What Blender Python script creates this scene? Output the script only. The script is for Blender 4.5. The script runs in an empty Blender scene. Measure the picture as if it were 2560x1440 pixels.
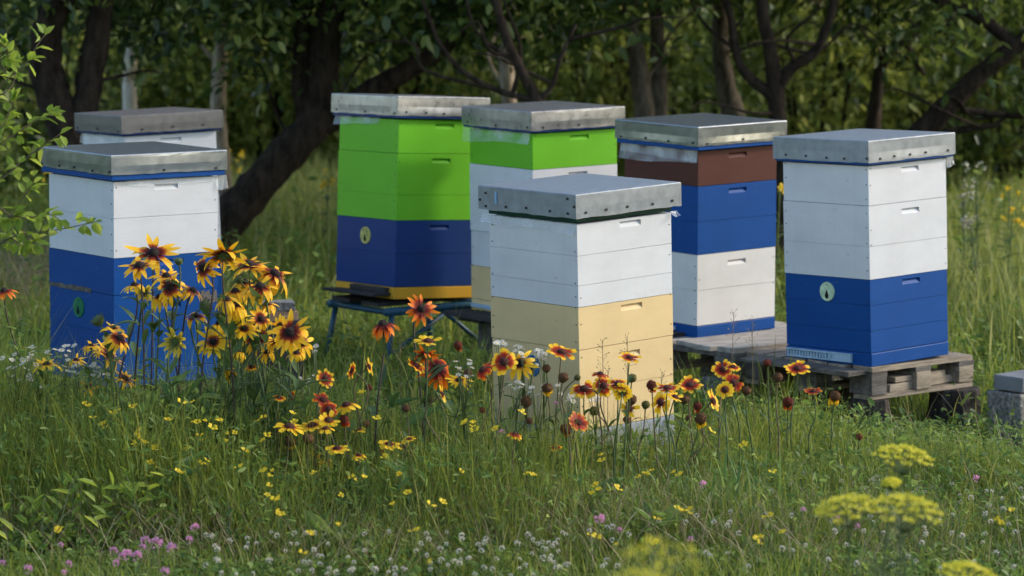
import bpy, math, random
import numpy as np
from mathutils import Matrix, Vector, Euler

# ------------------------------------------------------------------ camera, sky, sun, exposure
SC = bpy.context.scene
COL = SC.collection
HC = 2.34                       # camera height over the meadow
FPX, PITCH = 8500.0, math.radians(6.551)

cam_d = bpy.data.cameras.new("camera")
cam = bpy.data.objects.new("camera", cam_d)
COL.objects.link(cam)
cam.location = (0, 0, HC)
cam.rotation_euler = (math.radians(90) - PITCH, 0, 0)
cam_d.sensor_width = 36.0
cam_d.lens = 36.0 * FPX / 2560.0
cam_d.clip_start, cam_d.clip_end = 0.1, 1000.0
cam_d.dof.use_dof = True
cam_d.dof.focus_distance = 13.3
cam_d.dof.aperture_fstop = 3.6
SC.camera = cam

SUN_AZ, SUN_EL = math.radians(13), math.radians(27)      # azimuth from +x towards +y
W = bpy.data.worlds.new("World")
SC.world = W
W.use_nodes = True
nt = W.node_tree
nt.nodes.clear()
sky = nt.nodes.new("ShaderNodeTexSky")
sky.sky_type = 'NISHITA'
sky.sun_disc = False
sky.sun_elevation = SUN_EL
sky.sun_rotation = math.radians(90) - SUN_AZ
sky.dust_density = 1.6
sky.ozone_density = 0.7
bg = nt.nodes.new("ShaderNodeBackground")
bg.inputs[1].default_value = 0.15
wo = nt.nodes.new("ShaderNodeOutputWorld")
nt.links.new(sky.outputs[0], bg.inputs[0])
nt.links.new(bg.outputs[0], wo.inputs[0])
sun_d = bpy.data.lights.new("sun", 'SUN')
sun_d.energy = 1.1
sun_d.angle = math.radians(5)      # evening sun through thin cloud
sun_d.color = (1.0, 0.92, 0.80)
sun = bpy.data.objects.new("sun", sun_d)
COL.objects.link(sun)
sdir = Vector((math.cos(SUN_EL) * math.cos(SUN_AZ), math.cos(SUN_EL) * math.sin(SUN_AZ), math.sin(SUN_EL)))
sun.location = sdir * 40
sun.rotation_euler = sdir.to_track_quat('Z', 'Y').to_euler()
SC.view_settings.view_transform = 'Standard'
SC.view_settings.look = 'None'
SC.view_settings.gamma = 1.0
SC.view_settings.exposure = 1.15
SC.view_settings.use_curve_mapping = False
SC.render.engine = 'CYCLES'
SC.cycles.max_bounces = 8
SC.cycles.transparent_max_bounces = 12

rng = np.random.default_rng(7)
random.seed(7)

# ------------------------------------------------------------------ helpers
cP, sP = math.cos(PITCH), math.sin(PITCH)

def at(px, py, Y):
    """point of the place seen at photo pixel (px, py) that stands Y metres out"""
    u, v = (px - 1280) / FPX, -(py - 720) / FPX
    d = (u, cP + v * sP, -sP + v * cP)
    k = Y / d[1]
    return Vector((d[0] * k, Y, HC + d[2] * k))

def ppm(Y):
    return FPX / (Y * cP)

def gz(x, y):
    return 0.03 * np.sin(x * 1.3 + 0.5) * np.cos(y * 0.9) + 0.02 * np.sin(x * 2.9 + y * 2.1)

def mesh_np(name, V, polys, attrs=None, mats=None, midx=None, smooth=False):
    me = bpy.data.meshes.new(name)
    V = np.asarray(V, np.float32)
    me.vertices.add(len(V))
    me.vertices.foreach_set("co", V.ravel())
    loops = np.concatenate([np.asarray(p, np.int32).ravel() for p in polys])
    tot = np.concatenate([np.full(len(p), np.asarray(p).shape[1], np.int32) for p in polys])
    start = np.concatenate([[0], np.cumsum(tot)[:-1]]).astype(np.int32)
    me.loops.add(len(loops))
    me.loops.foreach_set("vertex_index", loops)
    me.polygons.add(len(tot))
    me.polygons.foreach_set("loop_start", start)
    me.polygons.foreach_set("loop_total", tot)
    if midx is not None:
        me.polygons.foreach_set("material_index", np.asarray(midx, np.int32))
    if smooth:
        me.polygons.foreach_set("use_smooth", np.ones(len(tot), bool))
    me.update(calc_edges=True)
    for k, a in (attrs or {}).items():
        at_ = me.attributes.new(k, 'FLOAT', 'POINT')
        at_.data.foreach_set("value", np.asarray(a, np.float32))
    for m in (mats or []):
        me.materials.append(m)
    return me

class MB:
    """collects shapes with material slots, then links them as one mesh object"""
    def __init__(s):
        s.v, s.f, s.m, s.a = [], [], [], []
    def add(s, verts, faces, m=0, att=None):
        o = len(s.v)
        s.v += [tuple(p) for p in verts]
        s.f += [tuple(i + o for i in f) for f in faces]
        s.m += [m] * len(faces)
        s.a += list(att) if att is not None else [0.0] * len(verts)
        return s
    def box(s, x0, x1, y0, y1, z0, z1, m=0, M=None, jit=0.0):
        p = [(x, y, z) for z in (z0, z1) for y in (y0, y1) for x in (x0, x1)]
        if jit:
            p = [tuple(c + random.uniform(-jit, jit) for c in q) for q in p]
        if M is not None:
            p = [M @ Vector(q) for q in p]
        return s.add(p, [(0, 2, 3, 1), (4, 5, 7, 6), (0, 1, 5, 4), (2, 6, 7, 3), (0, 4, 6, 2), (1, 3, 7, 5)], m)
    def tube(s, pts, rad, n=8, m=0, att=0.0, wob=0.0, cap=True):
        pts = [Vector(p) for p in pts]
        if not hasattr(rad, '__len__'):
            rad = [rad] * len(pts)
        V, F = [], []
        ref = None
        for i, p in enumerate(pts):
            t = (pts[min(i + 1, len(pts) - 1)] - pts[max(i - 1, 0)]).normalized()
            if ref is None:
                ref = Vector((1, 0, 0)) if abs(t.x) < 0.8 else Vector((0, 1, 0))
            a = (ref - t * ref.dot(t)).normalized()
            ref = a
            b = t.cross(a)
            for k in range(n):
                th = 2 * math.pi * k / n
                r = rad[i] * (1 + (random.uniform(-wob, wob) if wob else 0))
                V.append(p + a * (r * math.cos(th)) + b * (r * math.sin(th)))
        for i in range(len(pts) - 1):
            for k in range(n):
                k2 = (k + 1) % n
                F.append((i * n + k, i * n + k2, (i + 1) * n + k2, (i + 1) * n + k))
        if cap:
            F.append(tuple(range(n))[::-1])
            F.append(tuple((len(pts) - 1) * n + k for k in range(n)))
        return s.add(V, F, m, [att] * len(V))
    def mesh(s, name, mats, smooth=False):
        me = bpy.data.meshes.new(name)
        me.from_pydata([tuple(v) for v in s.v], [], s.f)
        me.polygons.foreach_set("material_index", s.m)
        if smooth:
            me.polygons.foreach_set("use_smooth", [True] * len(s.f))
        a = me.attributes.new("rad", 'FLOAT', 'POINT')
        a.data.foreach_set("value", s.a)
        for m in (mats if isinstance(mats, (list, tuple)) else [mats]):
            me.materials.append(m)
        me.update()
        return me
    def build(s, name, mats, parent=None, smooth=False, bevel=0.0):
        o = link(name, s.mesh(name, mats, smooth), parent)
        if bevel:
            b = o.modifiers.new("bevel", 'BEVEL')
            b.width = bevel
            b.segments = 2
            b.limit_method = 'ANGLE'
            b.angle_limit = math.radians(40)
        return o

def link(name, data, parent=None):
    o = bpy.data.objects.new(name, data)
    COL.objects.link(o)
    if parent is not None:
        o.parent = parent
    return o

def tag(o, label=None, cat=None, group=None, kind=None):
    if label: o["label"] = label
    if cat: o["category"] = cat
    if group: o["group"] = group
    if kind: o["kind"] = kind
    return o

def empty(name, loc, rot=None):
    o = bpy.data.objects.new(name, None)
    COL.objects.link(o)
    o.location = loc
    o.empty_display_size = 0.1
    if rot is not None:
        o.rotation_euler = rot
    return o

def smoothline(pts, k=4):
    """catmull-rom through points"""
    P = [Vector(p) for p in pts]
    out = []
    for i in range(len(P) - 1):
        p0, p1, p2, p3 = P[max(i - 1, 0)], P[i], P[i + 1], P[min(i + 2, len(P) - 1)]
        for j in range(k):
            t = j / k
            out.append(0.5 * ((2 * p1) + (p2 - p0) * t + (2 * p0 - 5 * p1 + 4 * p2 - p3) * t * t + (3 * p1 - p0 - 3 * p2 + p3) * t ** 3))
    out.append(P[-1])
    return out

# ------------------------------------------------------------------ materials
def mat(name):
    m = bpy.data.materials.new(name)
    m.use_nodes = True
    n = m.node_tree.nodes
    n.clear()
    return m, n, m.node_tree.links

def N(n, t, **kw):
    x = n.new(t)
    for k, v in kw.items():
        setattr(x, k, v)
    return x

def ramp(n, stops):
    r = n.new("ShaderNodeValToRGB")
    e = r.color_ramp.elements
    while len(e) > 1:
        e.remove(e[-1])
    e[0].position, e[0].color = stops[0][0], (*stops[0][1], 1)
    for p, c in stops[1:]:
        x = e.new(p)
        x.color = (*c, 1)
    return r

def leafy(name, stops, attr="tint", transl=0.35, rough=0.5, spec=0.3):
    """foliage: colour by a per-leaf attribute, part of the light goes through"""
    m, n, l = mat(name)
    a = N(n, "ShaderNodeAttribute", attribute_name=attr)
    r = ramp(n, stops)
    l.new(a.outputs["Fac"], r.inputs[0])
    p = n.new("ShaderNodeBsdfPrincipled")
    p.inputs["Roughness"].default_value = rough
    p.inputs["Specular IOR Level"].default_value = spec
    t = n.new("ShaderNodeBsdfTranslucent")
    mx = n.new("ShaderNodeMixShader")
    mx.inputs[0].default_value = transl
    o = n.new("ShaderNodeOutputMaterial")
    l.new(r.outputs[0], p.inputs["Base Color"])
    hs = n.new("ShaderNodeHueSaturation")          # light through a leaf is yellower and stronger
    hs.inputs["Hue"].default_value = 0.485 if attr == "tint" else 0.5
    hs.inputs["Value"].default_value = 1.7 if attr == "tint" else 1.15
    l.new(r.outputs[0], hs.inputs["Color"])
    l.new(hs.outputs[0], t.inputs[0])
    l.new(p.outputs[0], mx.inputs[1])
    l.new(t.outputs[0], mx.inputs[2])
    l.new(mx.outputs[0], o.inputs[0])
    return m

def plain(name, c, rough=0.6, metal=0.0, var=0.0, scale=20.0, bump=0.0, bscale=60.0, spec=0.4, stretch=(1, 1, 1)):
    m, n, l = mat(name)
    p = n.new("ShaderNodeBsdfPrincipled")
    p.inputs["Roughness"].default_value = rough
    p.inputs["Metallic"].default_value = metal
    p.inputs["Specular IOR Level"].default_value = spec
    p.inputs["Base Color"].default_value = (*c, 1)
    o = n.new("ShaderNodeOutputMaterial")
    l.new(p.outputs[0], o.inputs[0])
    tc = n.new("ShaderNodeTexCoord")
    mp = n.new("ShaderNodeMapping")
    mp.inputs["Scale"].default_value = stretch
    l.new(tc.outputs["Object"], mp.inputs[0])
    if var:
        z = n.new("ShaderNodeTexNoise")
        z.inputs["Scale"].default_value = scale
        z.inputs["Detail"].default_value = 6
        l.new(mp.outputs[0], z.inputs["Vector"])
        r = ramp(n, [(0.3, tuple(max(0, x * (1 - var)) for x in c)), (0.7, tuple(min(1, x * (1 + var * 0.6)) for x in c))])
        l.new(z.outputs[0], r.inputs[0])
        l.new(r.outputs[0], p.inputs["Base Color"])
    if bump:
        z = n.new("ShaderNodeTexNoise")
        z.inputs["Scale"].default_value = bscale
        z.inputs["Detail"].default_value = 5
        l.new(mp.outputs[0], z.inputs["Vector"])
        b = n.new("ShaderNodeBump")
        b.inputs["Strength"].default_value = bump
        b.inputs["Distance"].default_value = 0.01
        l.new(z.outputs[0], b.inputs["Height"])
        l.new(b.outputs[0], p.inputs["Normal"])
    return m

def paint(name, c, wear=(0.22, 0.2, 0.17), amount=0.5, rough=0.5):
    """weathered house paint on horizontal boards: grain, board joints, chips, run marks"""
    m, n, l = mat(name)
    tc = n.new("ShaderNodeTexCoord")
    p = n.new("ShaderNodeBsdfPrincipled")
    o = n.new("ShaderNodeOutputMaterial")
    l.new(p.outputs[0], o.inputs[0])
    # tonal mottling, stretched along the boards
    mp = n.new("ShaderNodeMapping")
    mp.inputs["Scale"].default_value = (1.6, 1.6, 3)
    l.new(tc.outputs["Object"], mp.inputs[0])
    z = n.new("ShaderNodeTexNoise")
    z.inputs["Scale"].default_value = 2.2
    z.inputs["Detail"].default_value = 7
    z.inputs["Roughness"].default_value = 0.65
    l.new(mp.outputs[0], z.inputs["Vector"])
    r = ramp(n, [(0.25, tuple(x * 0.90 for x in c)), (0.55, c), (0.8, tuple(min(1, x * 1.07 + 0.004) for x in c))])
    l.new(z.outputs[0], r.inputs[0])
    # chips
    z2 = n.new("ShaderNodeTexNoise")
    z2.inputs["Scale"].default_value = 16
    z2.inputs["Detail"].default_value = 9
    z2.inputs["Roughness"].default_value = 0.72
    mp2 = n.new("ShaderNodeMapping")
    mp2.inputs["Scale"].default_value = (0.7, 0.7, 2.6)
    l.new(tc.outputs["Object"], mp2.inputs[0])
    l.new(mp2.outputs[0], z2.inputs["Vector"])
    th = ramp(n, [(0.665 - 0.05 * amount, (0, 0, 0)), (0.70 - 0.05 * amount, (.8, .8, .8))])
    l.new(z2.outputs[0], th.inputs[0])
    mx = n.new("ShaderNodeMix")
    mx.data_type = 'RGBA'
    l.new(th.outputs[0], mx.inputs["Factor"])
    l.new(r.outputs[0], mx.inputs["A"])
    mx.inputs["B"].default_value = (*wear, 1)
    # rain streaks and grime: narrow vertical runs
    mp4 = n.new("ShaderNodeMapping")
    mp4.inputs["Scale"].default_value = (26, 26, 2.2)
    l.new(tc.outputs["Object"], mp4.inputs[0])
    z4 = n.new("ShaderNodeTexNoise")
    z4.inputs["Scale"].default_value = 1.3
    z4.inputs["Detail"].default_value = 6
    l.new(mp4.outputs[0], z4.inputs["Vector"])
    st = ramp(n, [(0.56, (0, 0, 0)), (0.82, (0.12, 0.12, 0.12))])
    l.new(z4.outputs[0], st.inputs[0])
    mx2 = n.new("ShaderNodeMix")
    mx2.data_type = 'RGBA'
    l.new(st.outputs[0], mx2.inputs["Factor"])
    l.new(mx.outputs["Result"], mx2.inputs["A"])
    mx2.inputs["B"].default_value = (*(x * 0.62 + 0.012 for x in c), 1)
    l.new(mx2.outputs["Result"], p.inputs["Base Color"])
    p.inputs["Roughness"].default_value = rough
    p.inputs["Specular IOR Level"].default_value = 0.14
    # fine wood grain relief
    mp3 = n.new("ShaderNodeMapping")
    mp3.inputs["Scale"].default_value = (6, 6, 120)
    l.new(tc.outputs["Object"], mp3.inputs[0])
    z3 = n.new("ShaderNodeTexNoise")
    z3.inputs["Scale"].default_value = 1.5
    z3.inputs["Detail"].default_value = 4
    l.new(mp3.outputs[0], z3.inputs["Vector"])
    b = n.new("ShaderNodeBump")
    b.inputs["Strength"].default_value = 0.14
    b.inputs["Distance"].default_value = 0.004
    l.new(z3.outputs[0], b.inputs["Height"])
    l.new(b.outputs[0], p.inputs["Normal"])
    return m

def tin(name, c, rough=0.36, spangle=0.16, metal=0.3, bscale=7.0, bump=0.035):
    """galvanised sheet: spangle, dull oxide patches, light dents"""
    m, n, l = mat(name)
    tc = n.new("ShaderNodeTexCoord")
    p = n.new("ShaderNodeBsdfPrincipled")
    o = n.new("ShaderNodeOutputMaterial")
    l.new(p.outputs[0], o.inputs[0])
    z = n.new("ShaderNodeTexNoise")
    z.inputs["Scale"].default_value = 26
    z.inputs["Detail"].default_value = 8
    l.new(tc.outputs["Object"], z.inputs["Vector"])
    r = ramp(n, [(0.3, tuple(x * (1 - spangle * 1.6) for x in c)), (0.65, tuple(min(1, x * (1 + spangle)) for x in c))])
    l.new(z.outputs[0], r.inputs[0])
    l.new(r.outputs[0], p.inputs["Base Color"])
    p.inputs["Metallic"].default_value = metal
    rr = n.new("ShaderNodeMapRange")
    rr.inputs["To Min"].default_value = rough - 0.04
    rr.inputs["To Max"].default_value = rough + 0.06
    l.new(z.outputs[0], rr.inputs[0])
    l.new(rr.outputs[0], p.inputs["Roughness"])
    z2 = n.new("ShaderNodeTexNoise")
    z2.inputs["Scale"].default_value = bscale
    z2.inputs["Detail"].default_value = 2
    l.new(tc.outputs["Object"], z2.inputs["Vector"])
    b = n.new("ShaderNodeBump")
    b.inputs["Strength"].default_value = bump
    b.inputs["Distance"].default_value = 0.008
    l.new(z2.outputs[0], b.inputs["Height"])
    l.new(b.outputs[0], p.inputs["Normal"])
    return m

def film_mat():
    m, n, l = mat("clear_film")
    t = n.new("ShaderNodeBsdfTransparent")
    p = n.new("ShaderNodeBsdfPrincipled")
    p.inputs["Base Color"].default_value = (0.75, 0.8, 0.82, 1)
    p.inputs["Roughness"].default_value = 0.22
    z = n.new("ShaderNodeTexNoise")
    tc = n.new("ShaderNodeTexCoord")
    z.inputs["Scale"].default_value = 9
    z.inputs["Detail"].default_value = 3
    l.new(tc.outputs["Object"], z.inputs["Vector"])
    r = n.new("ShaderNodeMapRange")
    r.inputs["From Min"].default_value = 0.35
    r.inputs["From Max"].default_value = 0.7
    r.inputs["To Min"].default_value = 0.06
    r.inputs["To Max"].default_value = 0.42
    l.new(z.outputs[0], r.inputs[0])
    mx = n.new("ShaderNodeMixShader")
    l.new(r.outputs[0], mx.inputs[0])
    l.new(t.outputs[0], mx.inputs[1])
    l.new(p.outputs[0], mx.inputs[2])
    o = n.new("ShaderNodeOutputMaterial")
    l.new(mx.outputs[0], o.inputs[0])
    return m

def bark(name, c, c2, scale=14.0):
    m, n, l = mat(name)
    tc = n.new("ShaderNodeTexCoord")
    mp = n.new("ShaderNodeMapping")
    mp.inputs["Scale"].default_value = (1, 1, 0.35)
    l.new(tc.outputs["Object"], mp.inputs[0])
    z = n.new("ShaderNodeTexNoise")
    z.inputs["Scale"].default_value = scale
    z.inputs["Detail"].default_value = 8
    z.inputs["Roughness"].default_value = 0.7
    l.new(mp.outputs[0], z.inputs["Vector"])
    r = ramp(n, [(0.35, c), (0.7, c2)])
    l.new(z.outputs[0], r.inputs[0])
    p = n.new("ShaderNodeBsdfPrincipled")
    p.inputs["Roughness"].default_value = 0.9
    p.inputs["Specular IOR Level"].default_value = 0.15
    l.new(r.outputs[0], p.inputs["Base Color"])
    b = n.new("ShaderNodeBump")
    b.inputs["Strength"].default_value = 0.9
    b.inputs["Distance"].default_value = 0.03
    l.new(z.outputs[0], b.inputs["Height"])
    l.new(b.outputs[0], p.inputs["Normal"])
    o = n.new("ShaderNodeOutputMaterial")
    l.new(p.outputs[0], o.inputs[0])
    return m

M = {}
M['white'] = paint("white_paint", (0.61, 0.62, 0.635), (0.4, 0.37, 0.32), 0.35)
M['warmwhite'] = paint("warm_white_paint", (0.64, 0.635, 0.61), (0.4, 0.37, 0.3), 0.3)
M['blue'] = paint("blue_paint", (0.005, 0.062, 0.25), (0.05, 0.12, 0.3), 0.5, 0.42)
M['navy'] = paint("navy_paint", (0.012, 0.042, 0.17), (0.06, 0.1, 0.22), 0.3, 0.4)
M['green'] = paint("green_paint", (0.145, 0.46, 0.024), (0.09, 0.25, 0.03), 0.3, 0.42)
M['cream'] = paint("cream_paint", (0.69, 0.52, 0.27), (0.45, 0.33, 0.17), 0.35)
M['yellow'] = paint("yellow_paint", (0.62, 0.33, 0.03), (0.3, 0.2, 0.08), 0.6)
M['brown'] = paint("brown_paint", (0.085, 0.03, 0.022), (0.04, 0.02, 0.015), 0.4)
M['greyblue'] = paint("grey_blue_paint", (0.30, 0.33, 0.38), (0.2, 0.2, 0.2), 0.5)
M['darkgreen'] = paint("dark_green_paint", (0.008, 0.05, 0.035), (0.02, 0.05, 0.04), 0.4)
M['tin'] = tin("galvanised_sheet", (0.245, 0.275, 0.30), 0.36, 0.10)
M['tin_dull'] = tin("dull_galvanised_sheet", (0.15, 0.14, 0.13), 0.45, 0.10)
M['tin_warm'] = tin("stained_galvanised_sheet", (0.34, 0.34, 0.33), 0.28, 0.14, 0.7, 4.0, 0.06)
M['tin_shiny'] = tin("shiny_galvanised_sheet", (0.36, 0.39, 0.40), 0.22, 0.08, 0.8, 5.0, 0.06)
M['nail'] = plain("nail_iron", (0.02, 0.018, 0.016), 0.7)
M['film'] = film_mat()
M['greywood'] = plain("weathered_grey_wood", (0.13, 0.118, 0.105), 0.85, 0, 0.45, 6, 0.5, 30, 0.2, (1, 6, 6))
M['palewood'] = plain("pale_pallet_wood", (0.27, 0.225, 0.17), 0.85, 0, 0.4, 6, 0.5, 30, 0.2, (1, 6, 6))
M['bleached'] = plain("bleached_pallet_board", (0.36, 0.33, 0.29), 0.85, 0, 0.35, 6, 0.5, 30, 0.2, (1, 6, 6))
M['darkwood'] = plain("dark_wet_wood", (0.045, 0.042, 0.042), 0.8, 0, 0.4, 8, 0.5, 30, 0.2, (1, 5, 5))
M['bluesteel'] = plain("blue_painted_steel", (0.012, 0.065, 0.11), 0.45, 0, 0.3, 12, 0.1, 40)
M['concrete'] = plain("rough_concrete", (0.22, 0.21, 0.19), 0.95, 0, 0.6, 55, 1.0, 45, 0.15)
M['slab'] = plain("smooth_cement", (0.18, 0.19, 0.20), 0.85, 0, 0.2, 12, 0.3, 40, 0.2)
M['brick'] = plain("pale_brick", (0.30, 0.20, 0.13), 0.9, 0, 0.35, 14, 0.5, 40, 0.2)
M['hole'] = plain("dark_opening", (0.004, 0.004, 0.004), 0.9)
M['disc_green'] = plain("green_plastic", (0.0, 0.16, 0.07), 0.4, 0, 0.2, 30)
M['disc_yellow'] = plain("yellow_green_plastic", (0.50, 0.47, 0.12), 0.5, 0, 0.3, 40)
M['disc_pale'] = plain("pale_green_plastic", (0.50, 0.66, 0.45), 0.5, 0, 0.25, 40)
M['disc_blue'] = plain("blue_plastic", (0.01, 0.13, 0.32), 0.4, 0, 0.2, 30)
M['stripblue'] = plain("pale_blue_plastic", (0.33, 0.48, 0.60), 0.4, 0, 0.2, 30)
M['ink'] = plain("blue_marker", (0.22, 0.42, 0.62), 0.6)
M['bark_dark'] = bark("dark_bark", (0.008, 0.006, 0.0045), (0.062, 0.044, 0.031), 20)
M['bark_grey'] = bark("grey_brown_bark", (0.035, 0.028, 0.022), (0.20, 0.165, 0.125), 18)
M['bark_pale'] = bark("limewashed_bark", (0.16, 0.12, 0.09), (0.55, 0.47, 0.37), 9)
M['post'] = plain("old_concrete_post", (0.62, 0.56, 0.46), 0.95, 0, 0.35, 10, 0.5, 30, 0.15)

# ------------------------------------------------------------------ the ground
def build_ground():
    xs = np.concatenate([[-250, -80, -30, -14], np.linspace(-9, 9, 91), [14, 30, 80, 250]])
    ys = np.concatenate([[-60, -20, 2], np.linspace(6, 46, 161), [60, 90, 160, 400]])
    X, Y = np.meshgrid(xs, ys)
    near = (np.abs(X) < 10) & (Y > 5) & (Y < 47)
    Z = np.where(near, gz(X, Y) + 0.008 * np.sin(X * 17) * np.sin(Y * 15), 0.0)
    V = np.stack([X, Y, Z], -1).reshape(-1, 3)
    nx, ny = len(xs), len(ys)
    I = np.arange(nx * ny).reshape(ny, nx)
    Q = np.stack([I[:-1, :-1], I[:-1, 1:], I[1:, 1:], I[1:, :-1]], -1).reshape(-1, 4)
    m, n, l = mat("meadow_soil")
    tc = n.new("ShaderNodeTexCoord")
    z = n.new("ShaderNodeTexNoise")
    z.inputs["Scale"].default_value = 3.5
    z.inputs["Detail"].default_value = 10
    l.new(tc.outputs["Object"], z.inputs["Vector"])
    r = ramp(n, [(0.3, (0.030, 0.032, 0.014)), (0.5, (0.040, 0.060, 0.016)), (0.72, (0.075, 0.10, 0.028))])
    l.new(z.outputs[0], r.inputs[0])
    p = n.new("ShaderNodeBsdfPrincipled")
    p.inputs["Roughness"].default_value = 1.0
    p.inputs["Specular IOR Level"].default_value = 0.05
    l.new(r.outputs[0], p.inputs["Base Color"])
    o = n.new("ShaderNodeOutputMaterial")
    l.new(p.outputs[0], o.inputs[0])
    g = link("ground", mesh_np("ground", V, [Q], None, [m], None, True))
    tag(g, kind="structure")
build_ground()

# ------------------------------------------------------------------ beehives
# (x, y, z of the lid's top centre below the lens; yaw, tilts, lid width, lid height, overhang) fitted to the place
FIT = {
 'A': (0.2670, 13.4315, -1.1258, 0.7302, 0.0234, -0.0216, 0.570, 0.0944, 0.030),
 'B': (-1.5970, 14.2965, -1.0484, 0.6750, 0.0040, 0.0096, 0.5707, 0.0828, 0.0295),
 'C': (-1.8671, 17.4338, -1.0899, 0.5500, -0.0084, -0.0322, 0.5703, 0.0902, 0.030),
 'D': (-0.5081, 17.0594, -0.9863, 0.6633, -0.0466, 0.0290, 0.5698, 0.0957, 0.0329),
 'E': (0.1514, 16.6034, -1.0123, 0.6383, 0.0079, -0.0087, 0.5703, 0.0917, 0.0287),
 'F': (0.8851, 15.9209, -1.0343, 0.7024, 0.0207, 0.0007, 0.5701, 0.0899, 0.0335),
 'G': (1.5584, 15.0406, -1.0431, 0.7318, -0.0010, -0.0286, 0.5699, 0.0959, 0.0312),
}

def body_mesh(name, bw, h, mats, notch=None, seams=(), nails=True):
    """one box of a hive: four sides with joint grooves, a scooped hand hold in the side facing local -y"""
    b = MB()
    H = bw / 2
    zs = sorted({0.0, h} | set(seams))
    g = 0.0009
    # three plain sides + top, boards divided by shallow grooves
    def side(P0, P1, nrm, rows):
        for (z0, z1) in rows:
            b.add([(P0[0], P0[1], z0), (P1[0], P1[1], z0), (P1[0], P1[1], z1), (P0[0], P0[1], z1)], [(0, 1, 2, 3)])
        for (_, za), (zb, _) in zip(rows[:-1], rows[1:]):
            i = 0.0035
            a0, a1 = (P0[0] - nrm[0] * i, P0[1] - nrm[1] * i), (P1[0] - nrm[0] * i, P1[1] - nrm[1] * i)
            b.add([(*P0, za), (*P1, za), (*a1, za), (*a0, za)], [(0, 1, 2, 3)])
            b.add([(*P0, zb), (*P1, zb), (*a1, zb), (*a0, zb)], [(3, 2, 1, 0)])
            b.add([(*a0, za), (*a1, za), (*a1, zb), (*a0, zb)], [(0, 1, 2, 3)])
    rows = []
    for z0, z1 in zip(zs[:-1], zs[1:]):
        rows.append((z0 + (g if z0 > 0 else 0), z1 - (g if z1 < h else 0)))
    side((-H, H), (-H, -H), (-1, 0), rows)
    side((H, -H), (H, H), (1, 0), rows)
    side((H, H), (-H, H), (0, 1), rows)
    if notch is None:
        side((-H, -H), (H, -H), (0, -1), rows)
    else:
        cx, cz, nw, nh, nd = notch
        x0, x1, z0, z1 = cx - nw / 2, cx + nw / 2, cz - nh / 2, cz + nh / 2
        for (r0, r1) in rows:
            if r1 <= z0 or r0 >= z1:
                b.add([(-H, -H, r0), (H, -H, r0), (H, -H, r1), (-H, -H, r1)], [(0, 1, 2, 3)])
                continue
            cuts = [r0] + [q for q in (z0, z1) if r0 < q < r1] + [r1]
            for q0, q1 in zip(cuts[:-1], cuts[1:]):
                if q0 >= z0 - 1e-6 and q1 <= z1 + 1e-6:
                    spans = [(-H, x0), (x1, H)]
                else:
                    spans = [(-H, H)]
                for s0, s1 in spans:
                    b.add([(s0, -H, q0), (s1, -H, q0), (s1, -H, q1), (s0, -H, q1)], [(0, 1, 2, 3)])
        for (_, za), (zb, _) in zip(rows[:-1], rows[1:]):
            i = 0.0035
            b.add([(-H, -H, za), (H, -H, za), (H, -H + i, za), (-H, -H + i, za)], [(0, 1, 2, 3)])
            b.add([(-H, -H + i, za), (H, -H + i, za), (H, -H + i, zb), (-H, -H + i, zb)], [(0, 1, 2, 3)])
        # scoop: deep under the upper lip, running out at the lower edge
        y1 = -H + nd
        b.add([(x0, -H, z0), (x1, -H, z0), (x1, y1, z1), (x0, y1, z1)], [(0, 1, 2, 3)])
        b.add([(x0, -H, z1), (x1, -H, z1), (x1, y1, z1), (x0, y1, z1)], [(3, 2, 1, 0)])
        b.add([(x0, -H, z0), (x0, y1, z1), (x0, -H, z1)], [(0, 1, 2)])
        b.add([(x1, -H, z0), (x1, -H, z1), (x1, y1, z1)], [(0, 1, 2)])
    b.add([(-H, -H, h), (H, -H, h), (H, H, h), (-H, H, h)], [(0, 1, 2, 3)])
    b.add([(-H, -H, 0), (H, -H, 0), (H, H, 0), (-H, H, 0)], [(3, 2, 1, 0)])
    if nails:
        for z in np.arange(0.035, h, 0.062):
            for e in (-1, 1):
                if random.random() < 0.75:
                    y, zz = e * (H - 0.012 - random.random() * 0.006), z + random.uniform(-.008, .008)
                    b.box(-H - 0.0012, -H + 0.001, y - .0028, y + .0028, zz - .0022, zz + .0022, 1)
                if random.random() < 0.45:
                    x, zz = e * (H - 0.012), z + random.uniform(-.01, .01)
                    b.box(x - .0025, x + .0025, -H - 0.0012, -H + 0.001, zz - .002, zz + .002, 1)
    return b.mesh(name, mats)

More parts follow.
